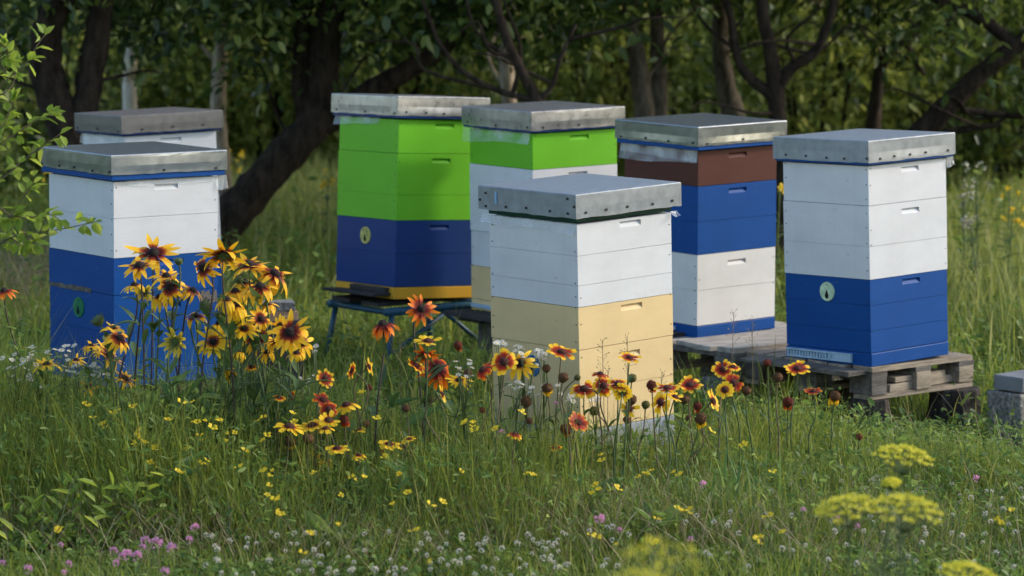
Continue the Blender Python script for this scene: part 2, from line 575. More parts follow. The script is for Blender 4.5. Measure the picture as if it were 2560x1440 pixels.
def lid_mesh(w, h, mats, nl=(), nr=(), mark=False):
    """sheet metal cap: flat top with a soft folded rim, sides slightly bowed, nails along the lower edge"""
    b = MB()
    H, n = w / 2, 14
    rnd = random.Random(int(w * 1e5) + len(nl) * 7 + len(nr))
    V, F = [], []
    ring = []
    for k in range(4):
        c0 = [(-H, -H), (H, -H), (H, H), (-H, H)][k]
        c1 = [(H, -H), (H, H), (-H, H), (-H, -H)][k]
        for i in range(n):
            t = i / n
            ring.append((c0[0] + (c1[0] - c0[0]) * t, c0[1] + (c1[1] - c0[1]) * t, t, k))
    bow = [rnd.uniform(-0.003, 0.002) for _ in range(4)]
    rows = [(-h, 0.0), (-h + 0.012, 0.0), (-h * 0.55, 1.0), (-0.012, 0.3), (-0.004, 0.0), (0.0, -0.003)]
    out = [(0, -1), (1, 0), (0, 1), (-1, 0)]
    for z, kk in rows:
        for (x, y, t, k) in ring:
            s = math.sin(math.pi * t)
            d = bow[k] * kk * s + (kk if kk < 0 else 0) + rnd.uniform(-.00015, .00015)
            zz = z + (rnd.uniform(-.002, .002) if z == -h else 0)
            if t == 0:
                sg = (math.copysign(1, x), math.copysign(1, y))
                e = min(0, d)
                V.append((x + sg[0] * e, y + sg[1] * e, zz))
            else:
                V.append((x + out[k][0] * d, y + out[k][1] * d, zz))
    R = 4 * n
    for i in range(len(rows) - 1):
        for k in range(R):
            F.append((i * R + k, i * R + (k + 1) % R, (i + 1) * R + (k + 1) % R, (i + 1) * R + k))
    # top sheet, slightly dished
    o = len(V)
    base = (len(rows) - 1) * R
    G = 8
    for j in range(1, G):
        for i in range(1, G):
            x, y = -H + w * i / G, -H + w * j / G
            V.append((x, y, rnd.uniform(-.0004, .0004) + 0.0012))
    gi = lambda i, j: o + (j - 1) * (G - 1) + (i - 1)
    for j in range(1, G - 1):
        for i in range(1, G - 1):
            F.append((gi(i, j), gi(i + 1, j), gi(i + 1, j + 1), gi(i, j + 1)))
    inner = [gi(i, 1) for i in range(1, G)] + [gi(G - 1, j) for j in range(2, G)] + [gi(i, G - 1) for i in range(G - 2, 0, -1)] + [gi(1, j) for j in range(G - 2, 1, -1)]
    # stitch the rim to the inner grid by angle
    def ang(v): return math.atan2(v[1], v[0])
    I = sorted(inner, key=lambda q: ang(V[q]))
    O = sorted([base + k for k in range(R)], key=lambda q: ang(V[q]))
    i = j = 0
    while i < len(O) or j < len(I):
        a, b2 = O[i % len(O)], I[j % len(I)]
        an = ang(V[O[(i + 1) % len(O)]]) + (2 * math.pi if i + 1 >= len(O) else 0)
        bn = ang(V[I[(j + 1) % len(I)]]) + (2 * math.pi if j + 1 >= len(I) else 0)
        if (i < len(O)) and (j >= len(I) or an <= bn):
            F.append((a, O[(i + 1) % len(O)], b2))
            i += 1
        else:
            F.append((a, I[(j + 1) % len(I)], b2))
            j += 1
    b.add(V, F, 0)
    for (u, v) in nl:      # u from far-left corner to front corner, v down from the top, both 0..1
        y, z = H - w * u, -h * v
        b.box(-H - .004, -H + .002, y - .0045, y + .0045, z - .0045, z + .0045, 1)
    for (u, v) in nr:
        x, z = -H + w * u, -h * v
        b.box(x - .0045, x + .0045, -H - .004, -H + .002, z - .0045, z + .0045, 1)
    if mark:
        y = H - w * 0.19
        b.box(-H - .0035, -H, y - .004, y + .005, -h * 0.72, -h * 0.2, 2)
    return b.mesh("lid", mats)

def film_mesh(x0, x1, drop, face, H, off=0.004, flare=0.03, seed=1):
    """crumpled clear film hanging over the top edge of a box; face 'L' = local -x, 'R' = local -y"""
    r = random.Random(seed)
    n, k = 26, 6
    V, F = [], []
    ph = [r.uniform(0, 6.28) for _ in range(4)]
    for j in range(k + 1):
        for i in range(n + 1):
            u = i / n
            t = j / k
            s = x0 + (x1 - x0) * u
            d = drop * (0.86 + 0.16 * math.sin(2.6 * u + ph[0]) + 0.03 * math.sin(9 * u + ph[1]))
            z = -d * t
            q = off + abs(0.003 * math.sin(7 * u + ph[3] + 3 * t) * t) + flare * t * t * (0.4 + 0.6 * abs(math.sin(2.3 * u + ph[2])))
            if face == 'L':
                V.append((-H - q, s, z))
            else:
                V.append((s, -H - q, z))
    for j in range(k):
        for i in range(n):
            a = j * (n + 1) + i
            F.append((a, a + 1, a + n + 2, a + n + 1))
    b = MB()
    b.add(V, F, 0)
    return b.mesh("plastic_film", [M['film']], True)

def disc_mesh(r, m, marks=False):
    b = MB()
    n = 28
    for (R, x0, x1) in ((r, 0.0, -0.005),):
        V = [(x0, R * math.cos(2 * math.pi * k / n), R * math.sin(2 * math.pi * k / n)) for k in range(n)]
        V += [(x1, v[1] * 0.97, v[2] * 0.97) for v in V]
        F = [(k, (k + 1) % n, n + (k + 1) % n, n + k) for k in range(n)] + [tuple(range(n, 2 * n))]
        b.add(V, F, 0)
    # drop-shaped flight hole
    pts = []
    for k in range(18):
        th = 2 * math.pi * k / 18
        z = -0.4 * r + 0.33 * r * math.sin(th)
        wd = 0.26 * r * math.cos(th) * (1.0 if math.sin(th) < 0 else (1 - 0.75 * math.sin(th)))
        if math.sin(th) > 0:
            z = -0.4 * r + 0.6 * r * math.sin(th)
        pts.append((-0.0062, wd, z))
    b.add(pts, [tuple(range(18))], 1)
    if marks:
        for (y, z, a, c) in ((0.35, 0.5, .06, .16), (-0.3, 0.45, .1, .1), (-0.42, 0.12, .07, .12)):
            b.box(-0.0062, -0.004, r * (y - a), r * (y + a), r * (z - c), r * (z + c), 2)
    b.box(-0.0062, -0.004, -r * .05, r * .05, r * .62, r * .72, 1)
    return b.mesh("entrance_disc", [m, M['hole'], M['darkwood']])

HIVES = {}
def hive(key, label, tinm, rimm, rim_z, layers, nl, nr, base_mat, base_z, films=(), disc=None, mark=False, rim_in=0.006, extra=None):
    x, y, z, yaw, tx, ty, w, h, ov = FIT[key]
    R = Matrix.Rotation(tx, 3, 'X') @ Matrix.Rotation(ty, 3, 'Y') @ Matrix.Rotation(yaw, 3, 'Z')
    top = Vector((x, y, z + HC))
    T = base_z
    root = empty("beehive", top + R @ Vector((0, 0, -T)), R.to_euler())
    tag(root, label, "beehive", "painted box beehives in the meadow")
    bw = w - 2 * ov
    random.seed(ord(key))
    o = link("lid", lid_mesh(w, h, [M[tinm], M['nail'], M['ink']], nl, nr, mark), root)
    o.location = (0, 0, T)
    b = MB()
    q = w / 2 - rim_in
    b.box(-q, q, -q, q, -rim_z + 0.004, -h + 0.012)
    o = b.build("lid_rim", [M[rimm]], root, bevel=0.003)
    o.location = (0, 0, T)
    for i, (z0, z1, mname, nt_, sm, lab) in enumerate(layers):
        hh = z1 - z0 - 0.0022
        jw = bw + (0.0, 0.0025, -0.002, 0.0015)[i % 4]
        notch = None
        if nt_:
            notch = (nt_[0] * bw, hh - nt_[1], 0.115, 0.024, 0.017)
        me = body_mesh("hive_body", jw, hh, [M[mname], M['nail']], notch, [hh * s for s in sm])
        o = link("hive_body", me, root)
        o["label"] = lab
        o.location = (random.uniform(-.001, .001), random.uniform(-.001, .001), T - z1 + 0.001)
        o.rotation_euler = (0, 0, random.uniform(-.003, .003))
        if disc and disc[0] == i:
            dd = link("entrance_disc", disc_mesh(0.043, M[disc[1]], disc[1] == 'disc_yellow'), o)
            dd.location = (-jw / 2, (0.5 - disc[2]) * jw, (z1 - z0) - disc[3])
    b = MB()
    q = bw / 2 + 0.001
    b.box(-q, q, -q, q, 0, T - layers[-1][1] - 0.002)
    b.build("bottom_board", [M[base_mat]], root, bevel=0.003)
    for k, (face, a0, a1, drop, flare) in enumerate(films):
        f = link("plastic_film", film_mesh(a0, a1, drop, face, bw / 2, 0.004, flare, ord(key) + k), root)
        f.location = (0, 0, T - rim_z + 0.002)
    if extra:
        extra(root, bw / 2, T)
    HIVES[key] = root
    return root

row = lambda n, v, a=0.08, b=0.94: [(a + (b - a) * i / (n - 1) + random.uniform(-.02, .02), v + random.uniform(-.04, .04)) for i in range(n)]

def ext_A(root, H, T):
    b = MB()
    b.box(H - .02, H + .028, -H - .002, -H + .0015, -.012, .012)
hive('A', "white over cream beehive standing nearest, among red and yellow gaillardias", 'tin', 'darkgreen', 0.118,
     [(0.120, 0.445, 'white', (0.06, 0.022), (0.26, 0.62), "white box below the lid"),
      (0.445, 0.612, 'cream', (0.06, 0.026), (), "upper cream box"),
      (0.612, 0.933, 'cream', (0.03, 0.045), (0.5,), "lower cream box")],
     [(.08, .3), (.02, .6), (.08, .85), (.29, .8), (.5, .75), (.74, .78), (.92, .2), (.92, .8), (.985, .5)],
     [(.09, .78), (.28, .76), (.48, .75), (.72, .77), (.91, .74)], 'greyblue', 1.05,
     [('L', -.255, .29, 0.045, 0.02), ('R', .245, .285, 0.02, 0.03)], (2, 'disc_blue', 0.47, 0.09), True, 0.028)
hive('B', "white over blue beehive behind the yellow rudbeckia flowers", 'tin_shiny', 'blue', 0.110,
     [(0.112, 0.429, 'white', (0.0, 0.03), (0.52,), "white box below the lid"),
      (0.429, 0.583, 'blue', (0.05, 0.03), (), "blue half-depth box"),
      (0.583, 0.905, 'blue', (0.03, 0.06), (0.5,), "lower blue box")],
     row(5, .85, .03, .98), [(.45, .86), (.9, .9)], 'blue', 0.97,
     [('R', -.2, .24, 0.026, 0.004), ('R', .245, .30, 0.06, 0.012)], (2, 'disc_green', 0.46, 0.077))
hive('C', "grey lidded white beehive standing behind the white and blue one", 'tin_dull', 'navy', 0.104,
     [(0.106, 0.43, 'white', (0.0, 0.03), (), "white box below the lid"),
      (0.43, 0.75, 'white', (0.0, 0.04), (), "lower white box")],
     row(3, .85), [(.2, .8), (.5, .76), (.8, .76)], 'blue', 0.96,
     [('L', -.2, .27, 0.06, 0.01)])
def ext_D(root, H, T):
    b = MB()
    b.box(-H - .11, -H - .001, -H + .03, H - .04, .012, .03, 0, None, .004)
    b.box(-H - .03, -H - .001, -H + .04, H - .16, .031, .055, 0, None, .003)
    b.build("landing_board", [M['darkwood']], root, bevel=.003)
hive('D', "tall lime green over navy beehive on the blue metal stand", 'tin_warm', 'navy', 0.113,
     [(0.115, 0.282, 'green', (0.06, 0.03), (), "upper green box"),
      (0.282, 0.613, 'green', (0.03, 0.035), (0.38,), "lower green box"),
      (0.613, 0.943, 'navy', (0.03, 0.035), (0.5,), "navy box")],
     row(3, .88), row(5, .85), 'yellow', 1.003,
     [('L', -.1, .29, 0.045, 0.015)], (2, 'disc_yellow', 0.49, 0.088), extra=ext_D)
def ext_E(root, H, T):
    b = MB()
    b.box(-H - .16, -H - .001, -H + .05, H + .02, -.022, -.002, 0, None, .003)
    b.build("landing_board", [M['darkwood']], root, bevel=.003)
    b = MB()
    b.box(-H - .016, -H - .0015, -H + .04, H - .01, .012, .03)
    b.build("entrance_strip", [M['stripblue']], root, bevel=.002)
hive('E', "beehive with one green box over white, between the tall green hive and the brown-topped one", 'tin_warm', 'navy', 0.106,
     [(0.108, 0.281, 'green', (0.05, 0.03), (), "green box below the lid"),
      (0.281, 0.610, 'white', (0.03, 0.035), (0.4,), "upper white box"),
      (0.610, 0.783, 'white', (0.03, 0.03), (), "half-depth white box"),
      (0.783, 0.948, 'cream', (0.03, 0.03), (), "cream box")],
     row(3, .86), [(.12, .85), (.5, .83), (.93, .85)], 'cream', 1.0,
     [('L', -.24, .31, 0.075, 0.012)], None, extra=ext_E)
def ext_F(root, H, T):
    b = MB()
    b.box(-H - .12, -H - .001, -H + .08, H, .0, .02, 0, None, .003)
    b.build("landing_board", [M['darkwood']], root, bevel=.003)
    b = MB()
    b.box(-H - .014, -H - .0015, -H + .14, H - .05, .025, .043)
    b.build("entrance_strip", [M['stripblue']], root, bevel=.002)
hive('F', "beehive with brown top box over blue and white, on the slatted pallet", 'tin_shiny', 'blue', 0.113,
     [(0.115, 0.278, 'brown', (0.0, 0.03), (), "brown box below the lid"),
      (0.278, 0.595, 'blue', (0.0, 0.032), (0.48,), "blue box"),
      (0.595, 0.926, 'warmwhite', (0.0, 0.05), (0.5,), "white box")],
     row(4, .84), [(.1, .88), (.5, .8), (.94, .8)], 'blue', 0.984,
     [('L', -.25, .28, 0.072, 0.010), ('L', -.25, .27, 0.055, 0.006)], None, extra=ext_F)
def ext_G(root, H, T):
    b = MB()
    b.box(-H - .014, -H - .0015, -H + .11, H - .01, .012, .020)
    b.box(-H - .014, -H - .0015, -H + .11, -H + .24, .0205, .042)
    for k in range(16):
        y = H - .02 - k * .0175
        b.box(-H - .014, -H - .0015, y - .0045, y + .0045, .0205, .040)
    b.box(-H - .014, -H - .0015, -H + .11, H - .01, .0425, .050)
    b.build("entrance_strip", [M['stripblue']], root)
hive('G', "white over blue beehive on the wooden pallet at the right", 'tin', 'blue', 0.110,
     [(0.112, 0.285, 'white', (0.03, 0.03), (), "half-depth white box"),
      (0.285, 0.608, 'white', (0.03, 0.04), (0.45,), "white box"),
      (0.608, 0.930, 'blue', (0.03, 0.028), (0.3, 0.65), "blue box")],
     row(5, .82, .13, .98), [(.13, .85), (.29, .8), (.47, .8), (.65, .78), (.91, .8)], 'blue', 0.990,
     [('R', .25, .30, 0.05, 0.01)], (2, 'disc_pale', 0.5, 0.068), extra=ext_G)

# unpainted repair patches and peeled strips on the lower boxes of hive B
def patch(key, name, mname, face, u0, u1, z0, z1):
    root = HIVES[key]
    w, ov = FIT[key][6], FIT[key][8]
    H = w / 2 - ov + 0.0022
    b = MB()
    n = 12
    V = []
    for i in range(n + 1):
        u = u0 + (u1 - u0) * i / n
        for zz, s in ((z0, 1), (z1, -1)):
            V.append((u, zz + s * random.uniform(0, 0.35) * (z1 - z0) * (0.5 + 0.5 * (i > n / 2))))
    if face == 'L':
        P = [(-H, a, c) for a, c in V]
    else:
        P = [(a, -H, c) for a, c in V]
    b.add(P, [(2 * i, 2 * i + 2, 2 * i + 3, 2 * i + 1) for i in range(n)], 0)
    o = b.build(name, [M[mname]], root)
    o.location = (0, 0, 0)
TB = 0.97
patch('B', "peeled_patch", 'greywood', 'L', -.08, .25, TB - .592, TB - .567)
patch('B', "bare_patch", 'greywood', 'R', .17, .252, TB - .66, TB - .588)

# ------------------------------------------------------------------ stands, pallets, blocks
def in_hive(key, px, py, pz):
    o = HIVES[key]
    return Vector(o.location) + Matrix.Rotation(FIT[key][3], 3, 'Z') @ Vector((px, py, pz))

def flat_root(name, key, dz):
    o = HIVES[key]
    return empty(name, Vector((o.location.x, o.location.y, o.location.z + dz)), (0, 0, FIT[key][3]))

# box stands hidden to the knee in the grass
def box_stand(key, mname, label):
    zb = HIVES[key].location.z
    r = flat_root("hive_stand", key, -zb)
    tag(r, label, "hive stand")
    t = zb - 0.014
    b = MB()
    b.box(-.255, .255, -.255, -.215, t - .09, t)
    b.box(-.255, .255, .215, .255, t - .09, t)
    b.box(-.255, -.215, -.2145, .2145, t - .09, t)
    b.box(.215, .255, -.2145, .2145, t - .09, t)
    b.build("frame", [M[mname]], r, bevel=.003)
    for sx in (-1, 1):
        for sy in (-1, 1):
            b = MB()
            b.box(sx * .235 - .03, sx * .235 + .03, sy * .235 - .03, sy * .235 + .03, -.03, t - .0905)
            b.build("leg", [M[mname]], r)
box_stand('A', 'greyblue', "grey-blue wooden stand under the white and cream hive")
box_stand('B', 'darkwood', "dark low stand under the hive behind the rudbeckias")
box_stand('C', 'darkwood', "low stand under the grey lidded rear hive")

# blue steel trestle under D and E
def trestle():
    zD = HIVES['D'].location.z
    r = flat_root("metal_stand", 'D', -zD)
    tag(r, "blue tubular metal stand carrying the tall green hive", "metal stand")
    t = zD - .045
    b = MB()
    b.tube([(-.30, -.24, t), (.95, -.24, t)], .021, 10)
    b.tube([(-.30, .24, t), (.95, .24, t)], .021, 10)
    for x in (-.28, .30, .92):
        b.tube([(x, -.24, t - .001), (x, .24, t - .001)], .016, 8)
    b.build("rail", [M['bluesteel']], r, True)
    for x, lean in ((-.26, -.05), (.32, .04), (.90, .05)):
        for y in (-.24, .24):
            b = MB()
            b.tube([(x, y, t - .015), (x + lean, y * 1.12, -.02)], .015, 8)
            b.build("leg", [M['bluesteel']], r, True)
    for x0, x1 in ((-.28, .1), (.32, .05)):
        b = MB()
        b.tube([(x0, -.25, .09), (x1, -.238, t - .012)], .012, 8)
        b.build("brace", [M['bluesteel']], r, True)
    b = MB()
    b.box(-.31, .27, -.20, -.05, t + .023, t + .042, 0, None, .002)
    b.box(-.31, .27, .05, .20, t + .023, t + .042, 0, None, .002)
    b.build("board", [M['darkwood']], r)
trestle()
def trestle_e():
    zE = HIVES['E'].location.z
    r = flat_root("wooden_stand", 'E', -zE)
    tag(r, "dark plank stand under the hive with one green box", "wooden stand")
    b = MB()
    b.box(-.36, .27, -.24, -.06, zE - .052, zE - .024, 0, None, .003)
    b.box(-.36, .27, .04, .24, zE - .052, zE - .024, 0, None, .003)
    b.build("plank", [M['darkwood']], r, bevel=.003)
    for x in (-.2, .2):
        b = MB()
        b.box(x - .06, x + .06, -.2, .2, -.02, zE - .0525, 0, None, .004)
        b.build("support", [M['greywood']], r)
trestle_e()

def pallet(key, label, x0, x1, y0, y1, nb, dm, shelf, yawoff=0.0):
    zb = HIVES[key].location.z - 0.003
    r = flat_root("pallet", key, -HIVES[key].location.z + zb - .144)
    tag(r, label, "pallet", "wooden pallets under hives")
    bwid = (y1 - y0) / nb
    for i in range(nb):
        b = MB()
        ya = y0 + i * bwid + .012
        b.box(x0 + random.uniform(-.02, .01), x1 + random.uniform(-.01, .02), ya, ya + bwid - .024, .122, .144, 0, None, .0035)
        b.build("deck_board", [M[dm]], r, bevel=.003)
    for x in (x0 + .05, (x0 + x1) / 2, x1 - .05):
        b = MB()
        b.box(x - .05, x + .05, y0 + .005, y1 - .005, .099, .1215, 0, None, .002)
        b.build("stringer_board", [M['greywood']], r)
        for y in (y0 + .07, (y0 + y1) / 2, y1 - .07):
            b = MB()
            b.box(x - .05, x + .05, y - .065, y + .065, .0225, .0985, 0, None, .003)
            b.build("block", [M['palewood'] if x > 0 else M['greywood']], r, bevel=.003)
    for y in (y0 + .06, (y0 + y1) / 2, y1 - .06):
        b = MB()
        b.box(x0, x1, y - .05, y + .05, .0, .022, 0, None, .003)
        b.build("bottom_board", [M['palewood']], r)
    if shelf:
        b = MB()
        b.box(x0 - .12, x0 - .004, y0 + .03, y1 - .1, .112, .134, 0, None, .006)
        b.build("shelf_board", [M['greywood']], r, bevel=.003)
    return r
pG = pallet('G', "pallet on a stump under the rightmost white and blue hive", -.27, .41, -.275, .52, 6, 'palewood', True)
pF = pallet('F', "grey slatted pallet under the brown-topped hive", -.40, .45, -.66, .30, 7, 'bleached', False)
# things lying on and under the pallet
b = MB()
b.box(-.30, .16, -.05, .05, 0, .035, 0, None, .004)
b.box(-.26, .10, -.045, .05, .0352, .062, 0, None, .004)
o = b.build("wooden_offcut", [M['palewood']], None, bevel=.003)
o.location = in_hive('G', .16, -.19, -.144 + .0215)
o.rotation_euler = (0, 0, FIT['G'][3] + .06)
tag(o, "pale wood offcuts stacked inside the right-hand pallet", "wood offcut")

def stump(p, r, h, label, seed):
    rr = random.Random(seed)
    b = MB()
    n = 22
    lob = [1 + rr.uniform(-.13, .1) for _ in range(n)]
    V, F = [], []
    for j, (z, s) in enumerate(((-.04, 1.22), (.02, 1.1), (h * .4, 1.0), (h * .85, .98), (h - .006, .97), (h, .93))):
        for k in range(n):
            th = 2 * math.pi * k / n
            q = r * s * (lob[k] if j < 4 else lob[k] * .99) * (1 + rr.uniform(-.02, .02))
            V.append((q * math.cos(th), q * math.sin(th), z))
    for j in range(5):
        for k in range(n):
            F.append((j * n + k, j * n + (k + 1) % n, (j + 1) * n + (k + 1) % n, (j + 1) * n + k))
    F.append(tuple(5 * n + k for k in range(n)))
    b.add(V, F)
    o = b.build("tree_stump", [M['stumpbark']])
    o.location = p
    tag(o, label, "tree stump")
M['stumpbark'] = bark("old_stump_bark", (0.02, 0.018, 0.016), (0.10, 0.085, 0.075), 22)
zp = pG.location.z
q = in_hive('G', .33, -.24, 0); stump((q.x, q.y, 0), .115, zp, "dark weathered stump propping the near right corner of the pallet", 3)
q = in_hive('G', .0, .2, 0); stump((q.x, q.y, 0), .10, zp, "black stump in shade behind, under the pallet middle", 4)
q = in_hive('G', -.2, -.2, 0); stump((q.x, q.y, 0), .085, zp, "stump in the grass below the pallet's front corner", 5)
zp2 = pF.location.z
for k, (sx, sy) in enumerate(((-.3, -.5), (.3, -.5), (-.3, .15), (.3, .15))):
    q = in_hive('F', sx, sy, 0)
    bb = MB(); bb.box(-.09, .09, -.06, .06, -.02, zp2, 0, None, .006)
    o = bb.build("support_block", [M['concrete']]); o.location = (q.x, q.y, 0); o.rotation_euler = (0, 0, FIT['F'][3] + random.uniform(-.1, .1))
    tag(o, ["concrete block under the slatted pallet, nearest the cream hive", "concrete block under the slatted pallet, nearest the rightmost hive",
            "concrete block under the slatted pallet, at its far left corner", "concrete block under the slatted pallet, at its far right corner"][k],
        "support block", "blocks under the slatted pallet")

# concrete block and slab at the right edge
pc = at(2552, 1080, 14.55)
def cblock():
    b = MB()
    n = 8
    yaw = .72
    r = empty("concrete_block", (pc.x + .0, pc.y, 0), (0, 0, yaw))
    V, F = [], []
    b.box(0, .22, 0, .19, -.03, .205, 0, None, .006)
    o = b.build("block", [M['concrete']], r, bevel=.008)
    tag(r, "rough concrete block standing in grass at the right edge", "concrete block")
    s = MB()
    s.box(.01, .22, .005, .165, 0, .062, 0, None, .004)
    so = s.build("cement_slab", [M['slab']], None, bevel=.005)
    so.location = (pc.x, pc.y, .212)
    so.rotation_euler = (0, 0, yaw)
    tag(so, "smooth grey slab lying on the rough concrete block", "slab")
cblock()

# two bricks in the grass behind the rudbeckias
for k, (px, py, mm, lab) in enumerate(((690, 762, 'concrete', "grey brick on top of the tan one, right of the rudbeckias"),
                                       (694, 788, 'brick', "tan brick under the grey one, right of the rudbeckias"))):
    p = at(px, py, 15.2)
    b = MB()
    b.box(-.08, .08, -.05, .05, 0, .042, 0, None, .003)
    o = b.build("brick", [M[mm]], None, bevel=.004)
    o.location = (at(690, 790, 15.2).x + .01 * k, 15.2, at(690, 800, 15.2).z + (.043 if k == 0 else 0))
    o.rotation_euler = (0, 0, .2 + .15 * k)
    tag(o, lab, "brick", "bricks beside the left hive")
p = at(690, 800, 15.2)
b = MB()
b.box(-.11, .11, -.09, .09, -.02, p.z - .001, 0, None, .006)
o = b.build("support_block", [M['darkwood']]); o.location = (p.x, 15.2, 0); o.rotation_euler = (0, 0, .3)
tag(o, "dark wooden block under the two bricks by the rudbeckias", "support block")

# ------------------------------------------------------------------ vegetation builders
def blades(n, P, h, w, az, lean, curl, tint, seg=(0, .35, .7, 1.0)):
    """n grass blades at P (n,2 or n,3): returns verts, quads, tris, tint, along"""
    if P.shape[1] == 2:
        P = np.concatenate([P, gz(P[:, 0], P[:, 1])[:, None] - 0.005], 1)
    d = np.stack([np.cos(az), np.sin(az), np.zeros(n)], 1)
    tw = az + np.pi / 2 + rng.normal(0, .5, n)
    s = np.stack([np.cos(tw), np.sin(tw), np.zeros(n)], 1)
    V, A = [], []
    K = len(seg)
    for i, t in enumerate(seg):
        c = P + d * (h * (lean * t + curl * t ** 2.2))[:, None]
        c[:, 2] += h * (t - 0.28 * (curl + lean) * t ** 2.4)
        ww = w * (1 - t ** 1.8) * (0.75 + 0.5 * t)
        if i < K - 1:
            V += [c - s * ww[:, None] / 2, c + s * ww[:, None] / 2]
            A += [np.full(n, t)] * 2
        else:
            V.append(c)
            A.append(np.full(n, t))
    m = 2 * (K - 1) + 1
    V = np.stack(V, 1).reshape(-1, 3)
    A = np.stack(A, 1).reshape(-1)
    B = (np.arange(n) * m)[:, None]
    Q = [np.concatenate([B + 2 * i, B + 2 * i + 1, B + 2 * i + 3, B + 2 * i + 2], 1) for i in range(K - 2)]
    T = np.concatenate([B + 2 * (K - 2), B + 2 * (K - 2) + 1, B + 2 * (K - 1)], 1)
    return V, np.concatenate(Q), T, np.repeat(tint, m), A

def leaves(P, D, Nn, L, Wd, tint, fold=.25, droop=0.0):
    """leaf shapes: base P, tip direction D, face normal Nn"""
    n = len(P)
    D = D / np.linalg.norm(D, axis=1, keepdims=True)
    S = np.cross(D, Nn)
    S /= np.linalg.norm(S, axis=1, keepdims=True) + 1e-9
    U = np.cross(S, D)
    L, Wd = L[:, None], Wd[:, None]
    a = P
    l1 = P + D * L * .30 + S * Wd * .45 + U * Wd * fold
    l2 = P + D * L * .68 + S * Wd * .38 + U * (Wd * fold - droop * L)
    t = P + D * L - U * droop * L * 2.2
    r2 = P + D * L * .68 - S * Wd * .38 + U * (Wd * fold - droop * L)
    r1 = P + D * L * .30 - S * Wd * .45 + U * Wd * fold
    V = np.stack([a, l1, l2, t, r2, r1], 1).reshape(-1, 3)
    B = (np.arange(n) * 6)[:, None]
    Q = np.concatenate([np.concatenate([B, B + 1, B + 2, B + 3], 1), np.concatenate([B, B + 3, B + 4, B + 5], 1)])
    return V, Q, np.repeat(tint, 6)

def unit(v):
    return v / (np.linalg.norm(v, axis=1, keepdims=True) + 1e-9)

def join(parts):
    """parts: list of (V, [polys], tint)"""
    V, PQ, PT, A = [], [], [], []
    o = 0
    for v, polys, t in parts:
        V.append(v)
        A.append(t)
        for p in polys:
            (PQ if p.shape[1] == 4 else PT).append(p + o)
        o += len(v)
    polys = []
    if PQ: polys.append(np.concatenate(PQ))
    if PT: polys.append(np.concatenate(PT))
    return np.concatenate(V), polys, np.concatenate(A)

# leaf materials
G_GRASS = leafy("grass_blade", [(0, (0.055, 0.098, 0.016)), (.45, (0.145, 0.205, 0.032)), (.8, (0.25, 0.28, 0.05)), (1, (0.40, 0.36, 0.12))], transl=.44)
G_DRY = leafy("dry_straw", [(0, (0.18, 0.14, 0.075)), (.6, (0.36, 0.29, 0.17)), (1, (0.52, 0.44, 0.29))], transl=.25)
G_SEED_LIT = leafy("sunlit_seeding_grass", [(0, (0.13, 0.17, 0.04)), (.5, (0.26, 0.30, 0.085)), (1, (0.42, 0.38, 0.18))], transl=.4)  # seed grass made paler: sunlight on the far meadow put into the colour
G_WEED = leafy("weed_leaf", [(0, (0.05, 0.105, 0.022)), (.5, (0.125, 0.21, 0.042)), (1, (0.25, 0.33, 0.085))], transl=.42)
G_IRIS = leafy("iris_leaf", [(0, (0.05, 0.115, 0.032)), (.6, (0.11, 0.20, 0.05)), (1, (0.21, 0.28, 0.08))], transl=.34)
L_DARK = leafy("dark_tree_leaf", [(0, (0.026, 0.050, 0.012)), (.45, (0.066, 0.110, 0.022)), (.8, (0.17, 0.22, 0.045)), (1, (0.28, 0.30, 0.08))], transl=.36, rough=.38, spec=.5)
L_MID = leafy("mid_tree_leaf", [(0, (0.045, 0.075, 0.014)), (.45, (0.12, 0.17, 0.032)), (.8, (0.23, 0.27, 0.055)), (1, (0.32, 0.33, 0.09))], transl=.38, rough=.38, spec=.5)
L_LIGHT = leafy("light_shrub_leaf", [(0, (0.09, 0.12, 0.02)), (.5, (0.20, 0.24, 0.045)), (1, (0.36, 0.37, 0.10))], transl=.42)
L_BRIGHT = leafy("bright_twig_leaf", [(0, (0.10, 0.18, 0.02)), (.5, (0.20, 0.29, 0.035)), (1, (0.32, 0.38, 0.06))], transl=.45)
STEM_G = plain("green_stem", (0.07, 0.11, 0.03), .6, 0, .3, 40)
STEM_D = plain("dark_stem", (0.045, 0.028, 0.022), .6, 0, .3, 40)
STEM_B = plain("brown_thin_stem", (0.13, 0.10, 0.05), .7, 0, .3, 40)

